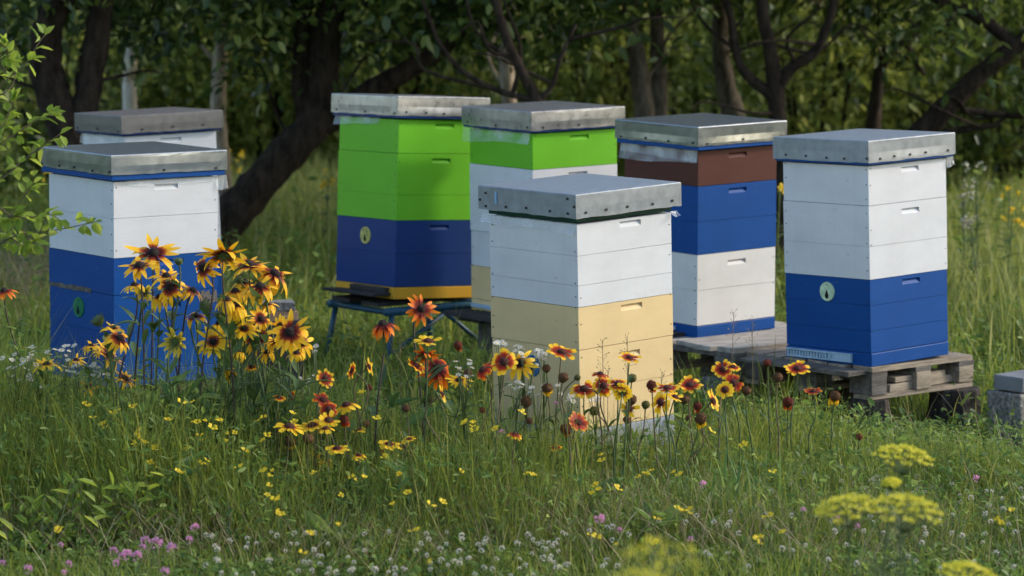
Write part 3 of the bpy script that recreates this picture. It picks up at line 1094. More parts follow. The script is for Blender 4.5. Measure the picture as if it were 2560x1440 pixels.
# ------------------------------------------------------------------ trees
def tree(name, label, stems, Y, barkm, crown, leafm, n_leaf, seed, leaf_len=.092, cat="tree", group="trees behind the hives", cluster=40):
    """stems: list of [(px, py, width_px[, dY]) ...] polylines; crown: list of (x, y, z, rx, ry, rz) lobes"""
    r = np.random.default_rng(seed)
    random.seed(seed)
    base = at(stems[0][0][0], stems[0][0][1], Y)
    root = empty(name, (base.x, base.y, 0))
    tag(root, label, cat, group)
    org = Vector((base.x, base.y, 0))
    for i, st in enumerate(stems):
        pts, rad = [], []
        for q in st:
            p = at(q[0], q[1], Y + (q[3] if len(q) > 3 else 0)) - org
            pts.append(p)
            rad.append(q[2] / ppm(Y) / 2)
        if i == 0:
            pts.insert(0, Vector((pts[0].x * 1.0 - (pts[1].x - pts[0].x) * .25, pts[0].y, -.05)))
            rad.insert(0, rad[0] * 1.25)
        # carry the stem on up beyond the frame
        if st[-1][1] < 60:
            e = (pts[-1] - pts[-2]).normalized()
            for k in range(3):
                pts.append(pts[-1] + (e * .45 + Vector((r.normal(0, .08), r.normal(0, .08), .2))))
                rad.append(rad[-1] * .75)
        fine = smoothline(pts, 5)
        fr = np.interp(np.linspace(0, len(rad) - 1, len(fine)), range(len(rad)), rad)
        b = MB()
        b.tube(fine, list(fr), 14, 0, 0, .10)
        b.build("trunk" if i == 0 else "branch", [barkm], root, True)
    # thin side branches
    for st in stems:
        for k in range(2):
            i = r.integers(1, len(st) - 1) if len(st) > 2 else 0
            f = r.random()
            q0, q1 = st[i], st[i + 1]
            p = at(q0[0] + (q1[0] - q0[0]) * f, q0[1] + (q1[1] - q0[1]) * f, Y) - org
            d = Vector((r.normal(0, 1), r.normal(0, .6), abs(r.normal(.4, .4)))).normalized()
            L = r.uniform(.35, .9)
            e = Vector((r.normal(0, .04), r.normal(0, .04), r.normal(0, .03)))
            b = MB()
            b.tube(smoothline([p, p + d * L * .4 + e, p + d * L * .75 - e * .6 + Vector((0, 0, .05)), p + d * L + e * .5], 4), list(np.linspace(.014, .004, 13)), 6, 0, 0, .08)
            b.build("branch", [barkm], root, True)
    # twigs + leaves
    tw = MB()
    LV = []
    tot = sum(c[3] * c[4] * c[5] for c in crown)
    for (cx, cy, cz, rx, ry, rz) in crown:
        k = max(3, int(1.3 * n_leaf / cluster * (rx * ry * rz) / tot))
        u = unit(r.normal(0, 1, (k, 3)))
        rr = r.uniform(.25, 1, k) ** .5
        C = np.array([cx, cy, cz]) + u * rr[:, None] * np.array([rx, ry, rz])
        C = C[C[:, 2] > .12]
        k = len(C)
        for c in C[::2]:
            i = Vector((cx + (c[0] - cx) * .45, cy + (c[1] - cy) * .45, max(.3, cz + (c[2] - cz) * .4)))
            tw.tube([i - org, (i + Vector(c)) / 2 + Vector((0, 0, .06)) - org, Vector(c) - org], [.010, .007, .003], 4, 0, 0, 0, False)
        spread = r.uniform(.07, .17, k)
        P = np.repeat(C, cluster, 0) + r.normal(0, 1, (k * cluster, 3)) * np.repeat(spread, cluster)[:, None] * np.array([1.15, 1.15, .8])
        n = len(P)
        D = unit(r.normal(0, 1, (n, 3)) * np.array([1, 1, .5]) + np.array([0, 0, -.55]) + .5 * unit(P - np.repeat(C, cluster, 0)))
        Nn = unit(r.normal(0, .65, (n, 3)) + np.array([0, 0, 1.0]))
        L = leaf_len * r.uniform(.65, 1.25, n)
        ct = np.repeat(r.normal(0, .16, k), cluster)
        LV.append(leaves(P - np.array(org), D, Nn, L, L * r.uniform(.42, .6, n), np.clip(r.beta(1.3, 2.8, n) + ct, 0, 1), .12, .05))
    if tw.v:
        tw.build("twigs", [barkm], root)
    V, Q, T = join([(v, [q], t) for v, q, t in LV])
    link("crown", mesh_np("crown", V, Q, {"tint": T}, [leafm]), root)
    return root

def lobes(px, py, Y, spec):
    """crown lobes given about a point on the trunk"""
    p = at(px, py, Y)
    return [(p.x + a, p.y + b_, c, d, e, f) for (a, b_, c, d, e, f) in spec]

tree("fruit_tree", "thick dark tree leaning right behind the left hive, forking into upright stems",
     [[(455, 700, 110), (545, 575, 104), (635, 475, 98), (715, 385, 92), (790, 300, 88), (805, 200, 84), (812, 100, 80), (832, 0, 76)],
      [(775, 310, 60), (752, 220, 44), (752, 120, 40), (766, 0, 38)],
      [(770, 330, 66), (850, 285, 62), (920, 232, 58), (1000, 186, 52), (1085, 138, 46), (1165, 60, 36)]],
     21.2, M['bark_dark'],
     lobes(800, 100, 21.2, [(.1, .3, 2.1, 1.2, .9, .75), (-1.0, .4, 2.2, 1.0, .9, .7), (1.1, .4, 2.0, .9, .8, .7), (.3, .9, 1.55, .9, .5, .35), (.2, .2, 3.2, 1.5, 1.3, .9)]),
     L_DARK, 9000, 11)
tree("fruit_tree", "dark twin-stemmed tree at the upper left behind the grey lidded hive",
     [[(195, 430, 92), (165, 320, 92), (130, 230, 88), (112, 150, 84), (125, 50, 78), (160, -40, 70)],
      [(200, 330, 70), (222, 220, 66), (238, 120, 64), (252, 0, 60)]],
     20.3, M['bark_dark'],
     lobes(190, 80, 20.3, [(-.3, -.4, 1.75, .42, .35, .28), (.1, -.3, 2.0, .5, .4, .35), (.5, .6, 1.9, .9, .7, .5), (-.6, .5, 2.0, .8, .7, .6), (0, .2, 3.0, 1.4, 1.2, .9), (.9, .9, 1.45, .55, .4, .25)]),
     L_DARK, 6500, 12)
tree("fruit_tree", "slim tree with limewashed trunk behind the left pair of hives",
     [[(560, 480, 44), (553, 380, 42), (546, 280, 40), (549, 170, 36), (556, 90, 30), (560, 0, 26)]],
     22.6, M['bark_pale'],
     lobes(550, 60, 22.6, [(0, .2, 2.2, 1.0, .8, .55), (-.9, .5, 1.95, .8, .6, .4), (.1, .2, 3.1, 1.3, 1.2, .8)]),
     L_DARK, 4500, 13)
tree("fruit_tree", "straight grey trunk above the lid of the hive with one green box",
     [[(1618, 380, 52), (1612, 290, 48), (1598, 180, 46), (1586, 90, 44), (1576, 0, 42)]],
     21.8, M['bark_grey'],
     lobes(1590, 60, 21.8, [(0, .5, 2.2, 1.0, .8, .6), (-.5, .8, 1.75, .5, .4, .3), (.2, .2, 3.1, 1.2, 1.1, .8)]),
     L_DARK, 4500, 14)
tree("fruit_tree", "second grey trunk just right of the straight one, lit along its edge",
     [[(1652, 380, 42), (1650, 290, 40), (1648, 180, 40), (1642, 80, 36), (1634, 0, 32)]],
     22.4, M['bark_grey'],
     lobes(1650, 60, 22.4, [(.2, .3, 2.3, .8, .7, .5), (.3, -.3, 1.85, .28, .25, .22), (.3, .4, 3.1, 1.1, 1.0, .7)]),
     L_MID, 3200, 15)
tree("fruit_tree", "grey trunk leaning left above the brown-topped hive",
     [[(1860, 380, 62), (1838, 300, 58), (1814, 210, 50), (1802, 120, 42), (1800, 40, 36), (1795, 0, 34)]],
     23.2, M['bark_grey'],
     lobes(1810, 60, 23.2, [(0, .4, 2.3, .9, .8, .6), (-.2, -.3, 1.9, .35, .3, .25), (.1, .2, 3.2, 1.3, 1.1, .8)]),
     L_DARK, 4200, 16)
tree("fruit_tree", "forked tree with three spreading limbs between the two right-hand lids",
     [[(1952, 400, 48), (1945, 310, 46), (1940, 225, 42), (1926, 130, 36), (1905, 0, 30)],
      [(1940, 232, 34), (1975, 172, 30), (2035, 132, 26), (2065, 70, 22), (2085, 0, 20)],
      [(1936, 245, 30), (1872, 192, 26), (1846, 152, 22), (1832, 80, 20), (1812, 0, 18)]],
     21.0, M['bark_dark'],
     lobes(1940, 60, 21.0, [(.2, .5, 2.15, 1.0, .7, .5), (.7, .7, 1.75, .6, .5, .35), (-.5, .6, 2.1, .7, .6, .45), (.1, .2, 3.0, 1.4, 1.2, .8)]),
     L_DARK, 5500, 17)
tree("fruit_tree", "dark tree leaning steeply right behind the rightmost hive",
     [[(2270, 400, 66), (2335, 300, 60), (2405, 228, 52), (2475, 165, 46), (2575, 90, 40), (2680, 20, 34)],
      [(2545, 120, 34), (2470, 60, 32), (2400, 20, 28), (2330, 0, 24)],
      [(2400, 275, 20), (2480, 285, 18), (2570, 292, 16)],
      [(2360, 330, 20), (2420, 322, 17), (2500, 312, 12)]],
     21.8, M['bark_dark'],
     lobes(2440, 60, 21.8, [(.2, .6, 2.1, 1.0, .8, .6), (-.6, .7, 2.0, .8, .7, .5), (.9, .4, 1.8, .7, .6, .5), (.35, -.5, 1.35, .5, .3, .22), (-.1, -.5, 1.6, .4, .3, .2), (.2, .3, 3.0, 1.5, 1.3, .9)]),
     L_DARK, 6500, 18)
tree("fruit_tree", "thin curved tree arching left over the rightmost lid",
     [[(2175, 400, 40), (2185, 300, 36), (2192, 225, 32), (2210, 150, 30), (2262, 92, 28), (2335, 48, 26), (2440, 8, 22)],
      [(2266, 92, 18), (2276, 132, 16), (2312, 188, 12)]],
     23.5, M['bark_dark'],
     lobes(2230, 60, 23.5, [(0, .4, 2.2, .9, .7, .55), (-.4, .5, 1.7, .55, .45, .35), (.1, .2, 3.1, 1.3, 1.1, .8)]),
     L_MID, 4800, 19)
tree("fruit_tree", "thin-limbed tree with curved bare branches between the two green hives' lids",
     [[(1352, 360, 34), (1345, 262, 32), (1318, 205, 27), (1285, 140, 25), (1258, 70, 23), (1240, 0, 20)],
      [(1340, 250, 22), (1290, 240, 16), (1225, 218, 14), (1150, 172, 13), (1100, 110, 12), (1075, 50, 10)],
      [(1345, 255, 16), (1380, 215, 12), (1400, 150, 10), (1440, 60, 9)]],
     19.8, M['bark_dark'],
     lobes(1300, 60, 19.8, [(.3, .9, 2.0, .9, .6, .5), (-.5, 1.0, 1.95, .7, .5, .4), (.1, .4, 3.0, 1.2, 1.0, .7)]),
     L_DARK, 5200, 20)
tree("fruit_tree", "pale trunk half hidden behind the thin curved branches",
     [[(1275, 350, 40), (1272, 250, 38), (1264, 150, 36), (1262, 60, 30), (1262, 0, 28)]],
     24.6, M['bark_pale'],
     lobes(1270, 60, 24.6, [(0, .2, 2.0, 1.0, .7, .7), (.2, .2, 3.1, 1.3, 1.1, .9)]),
     L_MID, 4500, 21)

# concrete post beyond the left hives
pp = at(325, 300, 23.0)
b = MB()
z1 = at(325, 205, 23.0).z
z2 = at(325, 118, 23.0).z
b.tube([(0, 0, -.05), (.005, 0, z1 * .5), (.0, 0, z1)], [.052, .05, .049], 14, 0, 0, .03)
b.tube([(-.01, 0, z1 + .002), (-.018, 0, z1 + .035)], [.03, .026], 10, 0, 0, .06)
b.tube([(.0, 0, z1 + .036), (.006, 0, (z1 + z2) / 2), (.012, 0, z2)], [.042, .046, .028], 14, 0, 0, .06)
o = b.build("concrete_post", [M['post']], None, True)
o.location = (pp.x, pp.y, 0)
tag(o, "pale broken concrete post standing behind the grey lidded hive", "post")

# shrubs that close the view behind the trees
def shrub(px, Y, h, rw, leafm, n, seed, label, ll=.095, name="shrub", dens=40):
    r = np.random.default_rng(seed)
    random.seed(seed)
    x = (px - 1280) / ppm(Y)
    root = empty(name, (x, Y, 0))
    tag(root, label, "shrub", "shrubs closing the back of the orchard")
    b = MB()
    for k in range(7):
        a = r.uniform(0, 6.28)
        e = Vector((rw * .6 * math.cos(a), rw * .6 * math.sin(a), h * r.uniform(.6, .95)))
        b.tube([(0.1 * math.cos(a), .1 * math.sin(a), -.05), e * .5 + Vector((0, 0, h * .1)), e], [.022, .014, .006], 5, 0, 0, 0, False)
    b.build("stems", [M['bark_dark']], root)
    k = int(n * .68) // dens
    u = unit(r.normal(0, 1, (k, 3)))
    C = np.array([0, 0, h * .5]) + u * (r.uniform(.2, 1, k) ** .45)[:, None] * np.array([rw, rw * .7, h * .55])
    C[:, 2] = np.abs(C[:, 2]) + .03
    P = np.repeat(C, dens, 0) + r.normal(0, 1, (k * dens, 3)) * np.repeat(r.uniform(.07, .17, k), dens)[:, None]
    m = len(P)
    D = unit(r.normal(0, 1, (m, 3)) + np.array([0, 0, -.4]))
    Nn = unit(r.normal(0, .7, (m, 3)) + np.array([0, -.1, 1.0]))
    L = ll * r.uniform(.6, 1.3, m)
    t = np.clip(r.beta(2, 3, m) + np.repeat(r.normal(0, .15, k), dens), 0, 1)
    V, Q, T = leaves(P, D, Nn, L, L * r.uniform(.4, .6, m), t, .12, .04)
    link("foliage", mesh_np("foliage", V, [Q], {"tint": T}, [leafm]), root)
    return root
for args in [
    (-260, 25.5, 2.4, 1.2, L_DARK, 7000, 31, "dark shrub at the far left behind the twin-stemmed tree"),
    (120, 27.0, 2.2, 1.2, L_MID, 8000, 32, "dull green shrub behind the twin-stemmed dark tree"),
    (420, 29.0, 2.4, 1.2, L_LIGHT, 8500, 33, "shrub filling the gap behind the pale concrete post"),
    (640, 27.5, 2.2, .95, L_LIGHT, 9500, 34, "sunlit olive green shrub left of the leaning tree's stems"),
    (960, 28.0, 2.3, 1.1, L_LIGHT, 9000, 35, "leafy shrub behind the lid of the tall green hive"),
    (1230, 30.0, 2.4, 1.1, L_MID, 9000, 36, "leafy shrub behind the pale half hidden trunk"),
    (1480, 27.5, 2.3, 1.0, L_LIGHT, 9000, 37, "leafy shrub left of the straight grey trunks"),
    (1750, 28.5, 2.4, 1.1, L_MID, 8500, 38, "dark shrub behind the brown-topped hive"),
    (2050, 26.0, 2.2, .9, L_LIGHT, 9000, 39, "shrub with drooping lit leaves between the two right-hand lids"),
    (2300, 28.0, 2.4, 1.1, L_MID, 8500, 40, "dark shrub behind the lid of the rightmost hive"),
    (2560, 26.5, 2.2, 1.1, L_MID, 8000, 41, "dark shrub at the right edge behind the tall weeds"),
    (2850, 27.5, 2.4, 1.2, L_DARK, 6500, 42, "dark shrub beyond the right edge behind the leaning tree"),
]:
    shrub(*args)
# a far-off thicket that reads as one mass
def thicket():
    r = np.random.default_rng(50)
    n = 30000
    P = np.stack([r.uniform(-11, 11, n), r.uniform(33, 38, n), np.abs(r.normal(0, 1, n)) * 1.0 + .05], 1)
    P[:, 2] += .25 * np.sin(P[:, 0] * 2.1)
    D = unit(r.normal(0, 1, (n, 3)) + np.array([0, 0, -.3]))
    Nn = unit(r.normal(0, .8, (n, 3)) + np.array([0, -.2, 1.0]))
    L = .11 * r.uniform(.6, 1.3, n)
    V, Q, T = leaves(P, D, Nn, L, L * .55, np.clip(r.beta(2, 3, n) + .15 * np.sin(P[:, 0] * 3 + P[:, 2] * 2), 0, 1), .12, .04)
    o = link("thicket", mesh_np("thicket", V, [Q], {"tint": T}, [L_LIGHT]))
    tag(o, kind="stuff")
thicket()

# bushes standing round the meadow, well to the left and right of the view
def hedge(pts, hgt, n, seed):
    r = np.random.default_rng(seed)
    t = r.random(n)
    tt = np.linspace(0, 1, len(pts))
    X = np.interp(t, tt, [p[0] for p in pts])
    Y = np.interp(t, tt, [p[1] for p in pts])
    top = hgt * (1 + .16 * np.sin(Y * 1.1) + .09 * np.sin(Y * 2.7 + 1))
    P = np.stack([X + r.normal(0, .6, n), Y + r.normal(0, .4, n), r.uniform(0.01, 1, n) ** .9 * top], 1)
    D = unit(r.normal(0, 1, (n, 3)) + np.array([0, 0, -.3]))
    Nn = unit(r.normal(0, .8, (n, 3)) + np.array([0, 0, 1.0]))
    L = .30 * r.uniform(.6, 1.3, n)
    V, Q, T = leaves(P, D, Nn, L, L * .6, r.beta(2, 3, n), .12, .04)
    o = link("hedge", mesh_np("hedge", V, [Q], {"tint": T}, [L_MID]))
    tag(o, kind="stuff")
hedge([(-14, 26), (-14, 8), (-13, -6)], 1.5, 6000, 51)
hedge([(14, 26), (14.5, 8), (13, -6)], 1.9, 7500, 52)

# ------------------------------------------------------------------ meadow (stuff)
def band(n, y0, y1, marg=.9):
    """points over the visible strip of meadow plus a margin either side"""
    y = y0 + (y1 - y0) * rng.random(n)
    half = y * 0.152 + marg
    x = (rng.random(n) * 2 - 1) * half
    return np.stack([x, y], 1)

HXY = [(FIT[k][0], FIT[k][1]) for k in FIT]
def keep(P, rad=.27):
    ok = np.ones(len(P), bool)
    for (x, y) in HXY:
        ok &= (np.abs(P[:, 0] - x) + np.abs(P[:, 1] - y)) > rad * 1.3
    return P[ok]

def patchy(P, f=1.0, ph=0.0):
    x, y = P[:, 0] * f, P[:, 1] * f
    return .5 + .25 * np.sin(x * 2.3 + ph + 1.3 * np.sin(y * 1.7)) + .25 * np.sin(y * 2.9 + ph * 2 + 1.1 * np.sin(x * 3.1))

def lowzone(P):
    """the clover lawn close to us and at the right is shorter than the flower bed and the far meadow"""
    x, y = P[:, 0], P[:, 1]
    edge = np.where(x > .55, 12.75, 11.95) + .25 * np.sin(x * 3.1)
    f = 1 / (1 + np.exp(-(y - edge) * 5))
    blk = np.exp(-(((x - 1.95) / .6) ** 4 + ((y - 14.1) / .8) ** 4))
    return (.58 + .42 * f) * (1 - .75 * blk)

def meadow():
    parts = []
    for (n, y0, y1, hm, wm) in ((52000, 10.6, 14.2, .17, .0055), (36000, 14.2, 20, .15, .006), (34000, 20, 27, .19, .009), (18000, 27, 35, .24, .013)):
        P = keep(band(n, y0, y1))
        n = len(P)
        q = patchy(P)
        h = hm * (0.5 + .9 * q) * rng.uniform(.5, 1.5, n) * lowzone(P)
        w = wm * rng.uniform(.6, 1.5, n)
        V, Q, T, ti, al = blades(n, P, h, w, rng.uniform(0, 6.28, n), rng.uniform(.02, .4, n), rng.uniform(0, .5, n),
                                 np.clip(rng.beta(2.2, 3, n) * .8 + .35 * (q - .5), 0, 1))
        parts.append((V, [Q, T], np.clip(ti + .12 * (al - .5), 0, 1)))
    V, PQ, T = join(parts)
    o = link("meadow_grass", mesh_np("meadow_grass", V, PQ, {"tint": T}, [G_GRASS]))
    tag(o, kind="stuff")
    # tall thin stalks
    parts = []
    for (n, y0, y1) in ((4200, 11.3, 14.5), (3500, 14.5, 22), (3000, 22, 31)):
        P = keep(band(n, y0, y1))
        n = len(P)
        h = rng.uniform(.22, .48, n) * (.6 + .6 * patchy(P, 1.3, 2)) * lowzone(P) ** 1.3
        V, Q, T, ti, al = blades(n, P, h, rng.uniform(.003, .006, n) * (1 if y0 < 14 else 1.7), rng.uniform(0, 6.28, n), rng.uniform(0, .25, n), rng.uniform(0, .35, n), rng.beta(2, 2, n))
        parts.append((V, [Q, T], ti))
    V, PQ, T = join(parts)
    o = link("tall_grass", mesh_np("tall_grass", V, PQ, {"tint": T}, [G_GRASS]))
    tag(o, kind="stuff")
    # straw, thick at the lower left and left of the cream hive
    parts = []
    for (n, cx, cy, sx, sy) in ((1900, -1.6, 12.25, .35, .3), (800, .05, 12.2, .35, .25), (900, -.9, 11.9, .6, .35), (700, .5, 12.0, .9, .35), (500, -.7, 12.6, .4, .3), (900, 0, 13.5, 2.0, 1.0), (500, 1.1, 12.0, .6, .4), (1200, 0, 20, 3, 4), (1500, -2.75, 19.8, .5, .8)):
        F = 1.0 if cx > -2 else 1.6
        P = keep(np.stack([rng.normal(cx, sx, n), rng.normal(cy, sy, n)], 1))
        n = len(P)
        V, Q, T, ti, al = blades(n, P, F * rng.uniform(.15, .36, n), rng.uniform(.002, .0042, n), rng.uniform(0, 6.28, n), rng.uniform(.1, .6, n), rng.uniform(.1, .8, n), rng.beta(2, 2, n))
        parts.append((V, [Q, T], ti))
    V, PQ, T = join(parts)
    o = link("dry_grass", mesh_np("dry_grass", V, PQ, {"tint": T}, [G_DRY]))
    tag(o, kind="stuff")
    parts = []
    for (n, cx, cy, sx, sy, hh) in ((5200, -1.35, 25.5, .8, 2.6, .45), (1500, 3.0, 19.8, .5, 1.6, .42), (900, 2.6, 22.5, .7, 1.2, .5)):  # far left patch first: its sunlit look comes from paler blades
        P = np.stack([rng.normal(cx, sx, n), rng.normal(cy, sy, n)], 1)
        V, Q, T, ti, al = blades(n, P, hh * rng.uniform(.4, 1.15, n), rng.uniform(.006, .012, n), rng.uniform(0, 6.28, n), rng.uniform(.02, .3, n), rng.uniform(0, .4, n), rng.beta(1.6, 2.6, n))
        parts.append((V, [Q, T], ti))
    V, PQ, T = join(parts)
    o = link("sunlit_seeding_grass", mesh_np("sunlit_seeding_grass", V, PQ, {"tint": T}, [G_SEED_LIT]))
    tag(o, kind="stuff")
    # low broad leaves: clover, plantain and other herbs
    parts = []
    for (n, y0, y1, zmax, ll) in ((40000, 10.6, 12.6, .12, .026), (24000, 12.4, 14.6, .24, .030), (12000, 14.6, 19, .2, .04), (9000, 19, 30, .3, .06)):
        P2 = keep(band(n, y0, y1))
        n = len(P2)
        z = gz(P2[:, 0], P2[:, 1]) + zmax * rng.beta(1.6, 1.6, n) * (.5 + patchy(P2, 1.7, 1)) * lowzone(P2) ** .5
        P = np.concatenate([P2, z[:, None]], 1)
        D = unit(rng.normal(0, 1, (n, 3)) * np.array([1, 1, .5]) + np.array([0, 0, .25]))
        Nn = unit(rng.normal(0, .5, (n, 3)) + np.array([0, 0, 1.0]))
        L = ll * rng.uniform(.5, 1.5, n)
        V, Q, T = leaves(P, D, Nn, L, L * rng.uniform(.25, .7, n), np.clip(rng.beta(2, 2.6, n) + .25 * (patchy(P2, 2.1) - .5), 0, 1), .15, .06)
        parts.append((V, [Q], T))
    V, PQ, T = join(parts)
    # taller growth along the flower bed: fine feathery weeds, denser and higher at the left
    o = link("ground_cover", mesh_np("ground_cover", V, PQ, {"tint": T}, [G_WEED]))
    tag(o, kind="stuff")
def flower_bed():
    parts, lp = [], []
    X = [-2.6, -1.95, -1.5, -1.2, -.75, -.35, 0, .6, 1.0, 1.6, 2.6]
    Hh = [.76, .74, .70, .58, .54, .48, .39, .32, .29, .27, .27]
    n = 32000
    P = keep(np.stack([2.7 - 5.4 * rng.random(n) ** .9, 13.3 - 1.75 * rng.random(n) ** 1.25], 1))
    P[:, 1] += np.where(P[:, 0] < -.9, .45 * rng.random(len(P)), 0)
    n = len(P)
    fy = lambda Y_: np.clip(.30 + (Y_ - 11.55) / .75, .30, 1.0)          # rises gently away from the lawn
    h = fy(P[:, 1]) * np.interp(P[:, 0], X, Hh) * rng.uniform(.45, 1.1, n) * (.72 + .5 * patchy(P, 2.2, .7))
    V, Q, T, ti, al = blades(n, P, h, rng.uniform(.0022, .0055, n), rng.uniform(0, 6.28, n), rng.uniform(0, .28, n), rng.uniform(0, .35, n), np.clip(rng.beta(2, 2.6, n), 0, 1))
    parts.append((V, [Q, T], ti))
    n = 1500                                            # taller single stalks standing out of the bed
    P = keep(np.stack([rng.uniform(-2.6, .3, n), rng.uniform(12.0, 12.9, n)], 1))
    n = len(P)
    V, Q, T, ti, al = blades(n, P, rng.uniform(.34, .60, n), rng.uniform(.0025, .005, n), rng.uniform(0, 6.28, n), rng.uniform(0, .18, n), rng.uniform(0, .3, n), rng.beta(2.4, 2, n))
    parts.append((V, [Q, T], ti))
    V, PQ, T = join(parts)
    o = link("bed_grass", mesh_np("bed_grass", V, PQ, {"tint": T}, [G_GRASS]))
    tag(o, kind="stuff")
    n = 46000
    P2 = keep(np.stack([rng.uniform(-2.7, 2.7, n), 13.3 - 1.75 * rng.random(n) ** 1.25], 1))
    wgt = np.interp(P2[:, 0], X, [1, 1, 1, .8, .7, .6, .5, .45, .4, .4, .4])
    P2 = P2[rng.random(len(P2)) < wgt]
    n = len(P2)
    z = fy(P2[:, 1]) * np.interp(P2[:, 0], X, Hh) * rng.beta(1.8, 1.5, n) * (.6 + .5 * patchy(P2, 2.2, .7))
    P = np.concatenate([P2, z[:, None]], 1)
    D = unit(rng.normal(0, 1, (n, 3)) * np.array([1, 1, .7]) + np.array([0, 0, .45]))
    Nn = unit(rng.normal(0, .6, (n, 3)) + np.array([0, -.2, 1.0]))
    L = rng.uniform(.014, .048, n)
    V, Q, T = leaves(P, D, Nn, L, L * rng.uniform(.14, .42, n), np.clip(rng.beta(2, 2.6, n), 0, 1), .15, .06)
    o = link("bed_weeds", mesh_np("bed_weeds", V, [Q], {"tint": T}, [G_WEED]))
    tag(o, kind="stuff")
meadow()
flower_bed()

# ------------------------------------------------------------------ flowers: shared head meshes
def petal_ring(b, n, L, W_, droop, rnd, r0, curl=0.0, lobes3=False, gap=0.0, jit=.12, up=0.0):
    """ray petals round +z; attribute rad runs 0 (base) to 1 (tip)"""
    for k in range(n):
        if rnd.random() < gap:
            continue
        th = 2 * math.pi * (k + rnd.uniform(-.3, .3)) / n
        l = L * rnd.uniform(.82, 1.12)
        w = W_ * rnd.uniform(.85, 1.15)
        dr = droop + rnd.uniform(-jit, jit) * 2.2
        seg = 6
        V, A, F = [], [], []
        wid = (.42, .72, .95, 1.0, .86, .58, .12) if not lobes3 else (.3, .55, .8, .95, 1.05, 1.08, .9)
        x, z = r0, 0.0
        ang = up - dr * .35
        tw = rnd.uniform(-.35, .35)
        for i in range(seg + 1):
            t = i / seg
            h = w * wid[i] / 2
            c = (math.cos(th), math.sin(th))
            for sgn in (-1, 0, 1):
                yy = sgn * h
                zz = z + (-.12 * h if sgn == 0 else 0) + tw * yy * t
                xx = x
                if lobes3 and i == seg:
                    xx = x + (0.0 if sgn == 0 else -.0) + (.10 * l if sgn == 0 else .04 * l)
                    if sgn != 0:
                        yy *= .8
                V.append((xx * c[0] - yy * c[1], xx * c[1] + yy * c[0], zz))
                A.append(t)
            x += l / seg * math.cos(ang)
            z += l / seg * math.sin(ang)
            ang -= (dr * 1.3 + curl) / seg
        for i in range(seg):
            for j in (0, 1):
                a = i * 3 + j
                F.append((a, a + 1, a + 4, a + 3))
        b.add(V, F, 0, A)

def dome(b, r, h, n=12, k=5, z0=0.0, m=0, bumpy=.0, rnd=random, full=False):
    V, F = [], []
    for i in range(k + 1):
        ph = (math.pi / 2) * i / k if not full else math.pi * i / k - math.pi / 2
        for j in range(n):
            th = 2 * math.pi * j / n
            q = r * math.cos(ph) * (1 + rnd.uniform(-bumpy, bumpy))
            V.append((q * math.cos(th), q * math.sin(th), z0 + h * math.sin(ph) * (1 + rnd.uniform(-bumpy, bumpy) * .5)))
    for i in range(k):
        for j in range(n):
            F.append((i * n + j, i * n + (j + 1) % n, (i + 1) * n + (j + 1) % n, (i + 1) * n + j))
    b.add(V, F, m, [min(1, i / k) for i in range(k + 1) for _ in range(n)])

def petal_mat(name, stops):
    m = leafy(name, stops, "rad", .3, .55, .25)
    return m
P_RUD = petal_mat("rudbeckia_petal", [(0, (.07, .006, .004)), (.20, (.14, .012, .005)), (.32, (.45, .085, .008)), (.42, (.88, .44, .014)), (1, (.95, .60, .03))])
P_RUDY = petal_mat("yellow_rudbeckia_petal", [(0, (.16, .02, .006)), (.14, (.42, .09, .01)), (.24, (.90, .50, .016)), (1, (.95, .64, .03))])
P_RUDO = petal_mat("orange_rudbeckia_petal", [(0, (.06, .005, .004)), (.30, (.22, .018, .005)), (.48, (.72, .13, .006)), (1, (.95, .32, .012))])
P_PALE = petal_mat("petal_underside", [(0, (.35, .30, .05)), (.4, (.62, .46, .05)), (1, (.80, .60, .07))])
P_GAI = petal_mat("gaillardia_petal", [(0, (.20, .012, .006)), (.42, (.40, .03, .007)), (.58, (.66, .14, .008)), (.70, (.90, .50, .018)), (1, (.95, .60, .03))])
P_GAIY = petal_mat("yellow_gaillardia_petal", [(0, (.25, .02, .006)), (.22, (.60, .14, .01)), (.36, (.92, .54, .015)), (1, (.95, .64, .03))])
P_GAIR = petal_mat("red_gaillardia_petal", [(0, (.17, .01, .006)), (.6, (.42, .03, .007)), (.85, (.62, .14, .01)), (1, (.84, .40, .02))])
C_RUD = plain("rudbeckia_cone", (.022, .009, .007), .8, 0, .5, 200, .8, 260)
C_GAI = plain("gaillardia_disc", (.10, .022, .014), .8, 0, .6, 160, .8, 220)
C_SEED = plain("seed_head_brown", (.24, .11, .04), .85, 0, .5, 160, 1.0, 200)
C_SEEDG = plain("seed_head_green", (.20, .19, .045), .85, 0, .4, 160, 1.0, 200)
C_SEEDR = plain("seed_head_red", (.28, .05, .022), .85, 0, .5, 160, 1.0, 200)
C_BUD = plain("green_bud", (.13, .19, .06), .7, 0, .3, 120, .8, 150)
C_WHITE = leafy("white_petal", [(0, (.62, .58, .5)), (1, (.80, .80, .78))], "rad", .3)
C_PINK = leafy("clover_pink", [(0, (.60, .22, .44)), (1, (.92, .56, .78))], "rad", .35)
C_YEL = leafy("trefoil_yellow", [(0, (.70, .45, .01)), (1, (.82, .64, .03))], "rad", .3)
C_WCLO = leafy("white_clover_petal", [(0, (.5, .44, .32)), (.5, (.72, .69, .60)), (1, (.84, .82, .76))], "rad", .3)
C_DULL = leafy("cream_floret", [(0, (.26, .24, .14)), (1, (.46, .44, .33))], "rad", .3)
C_DILL = leafy("dill_yellow", [(0, (.60, .57, .045)), (1, (.85, .76, .06))], "rad", .3)

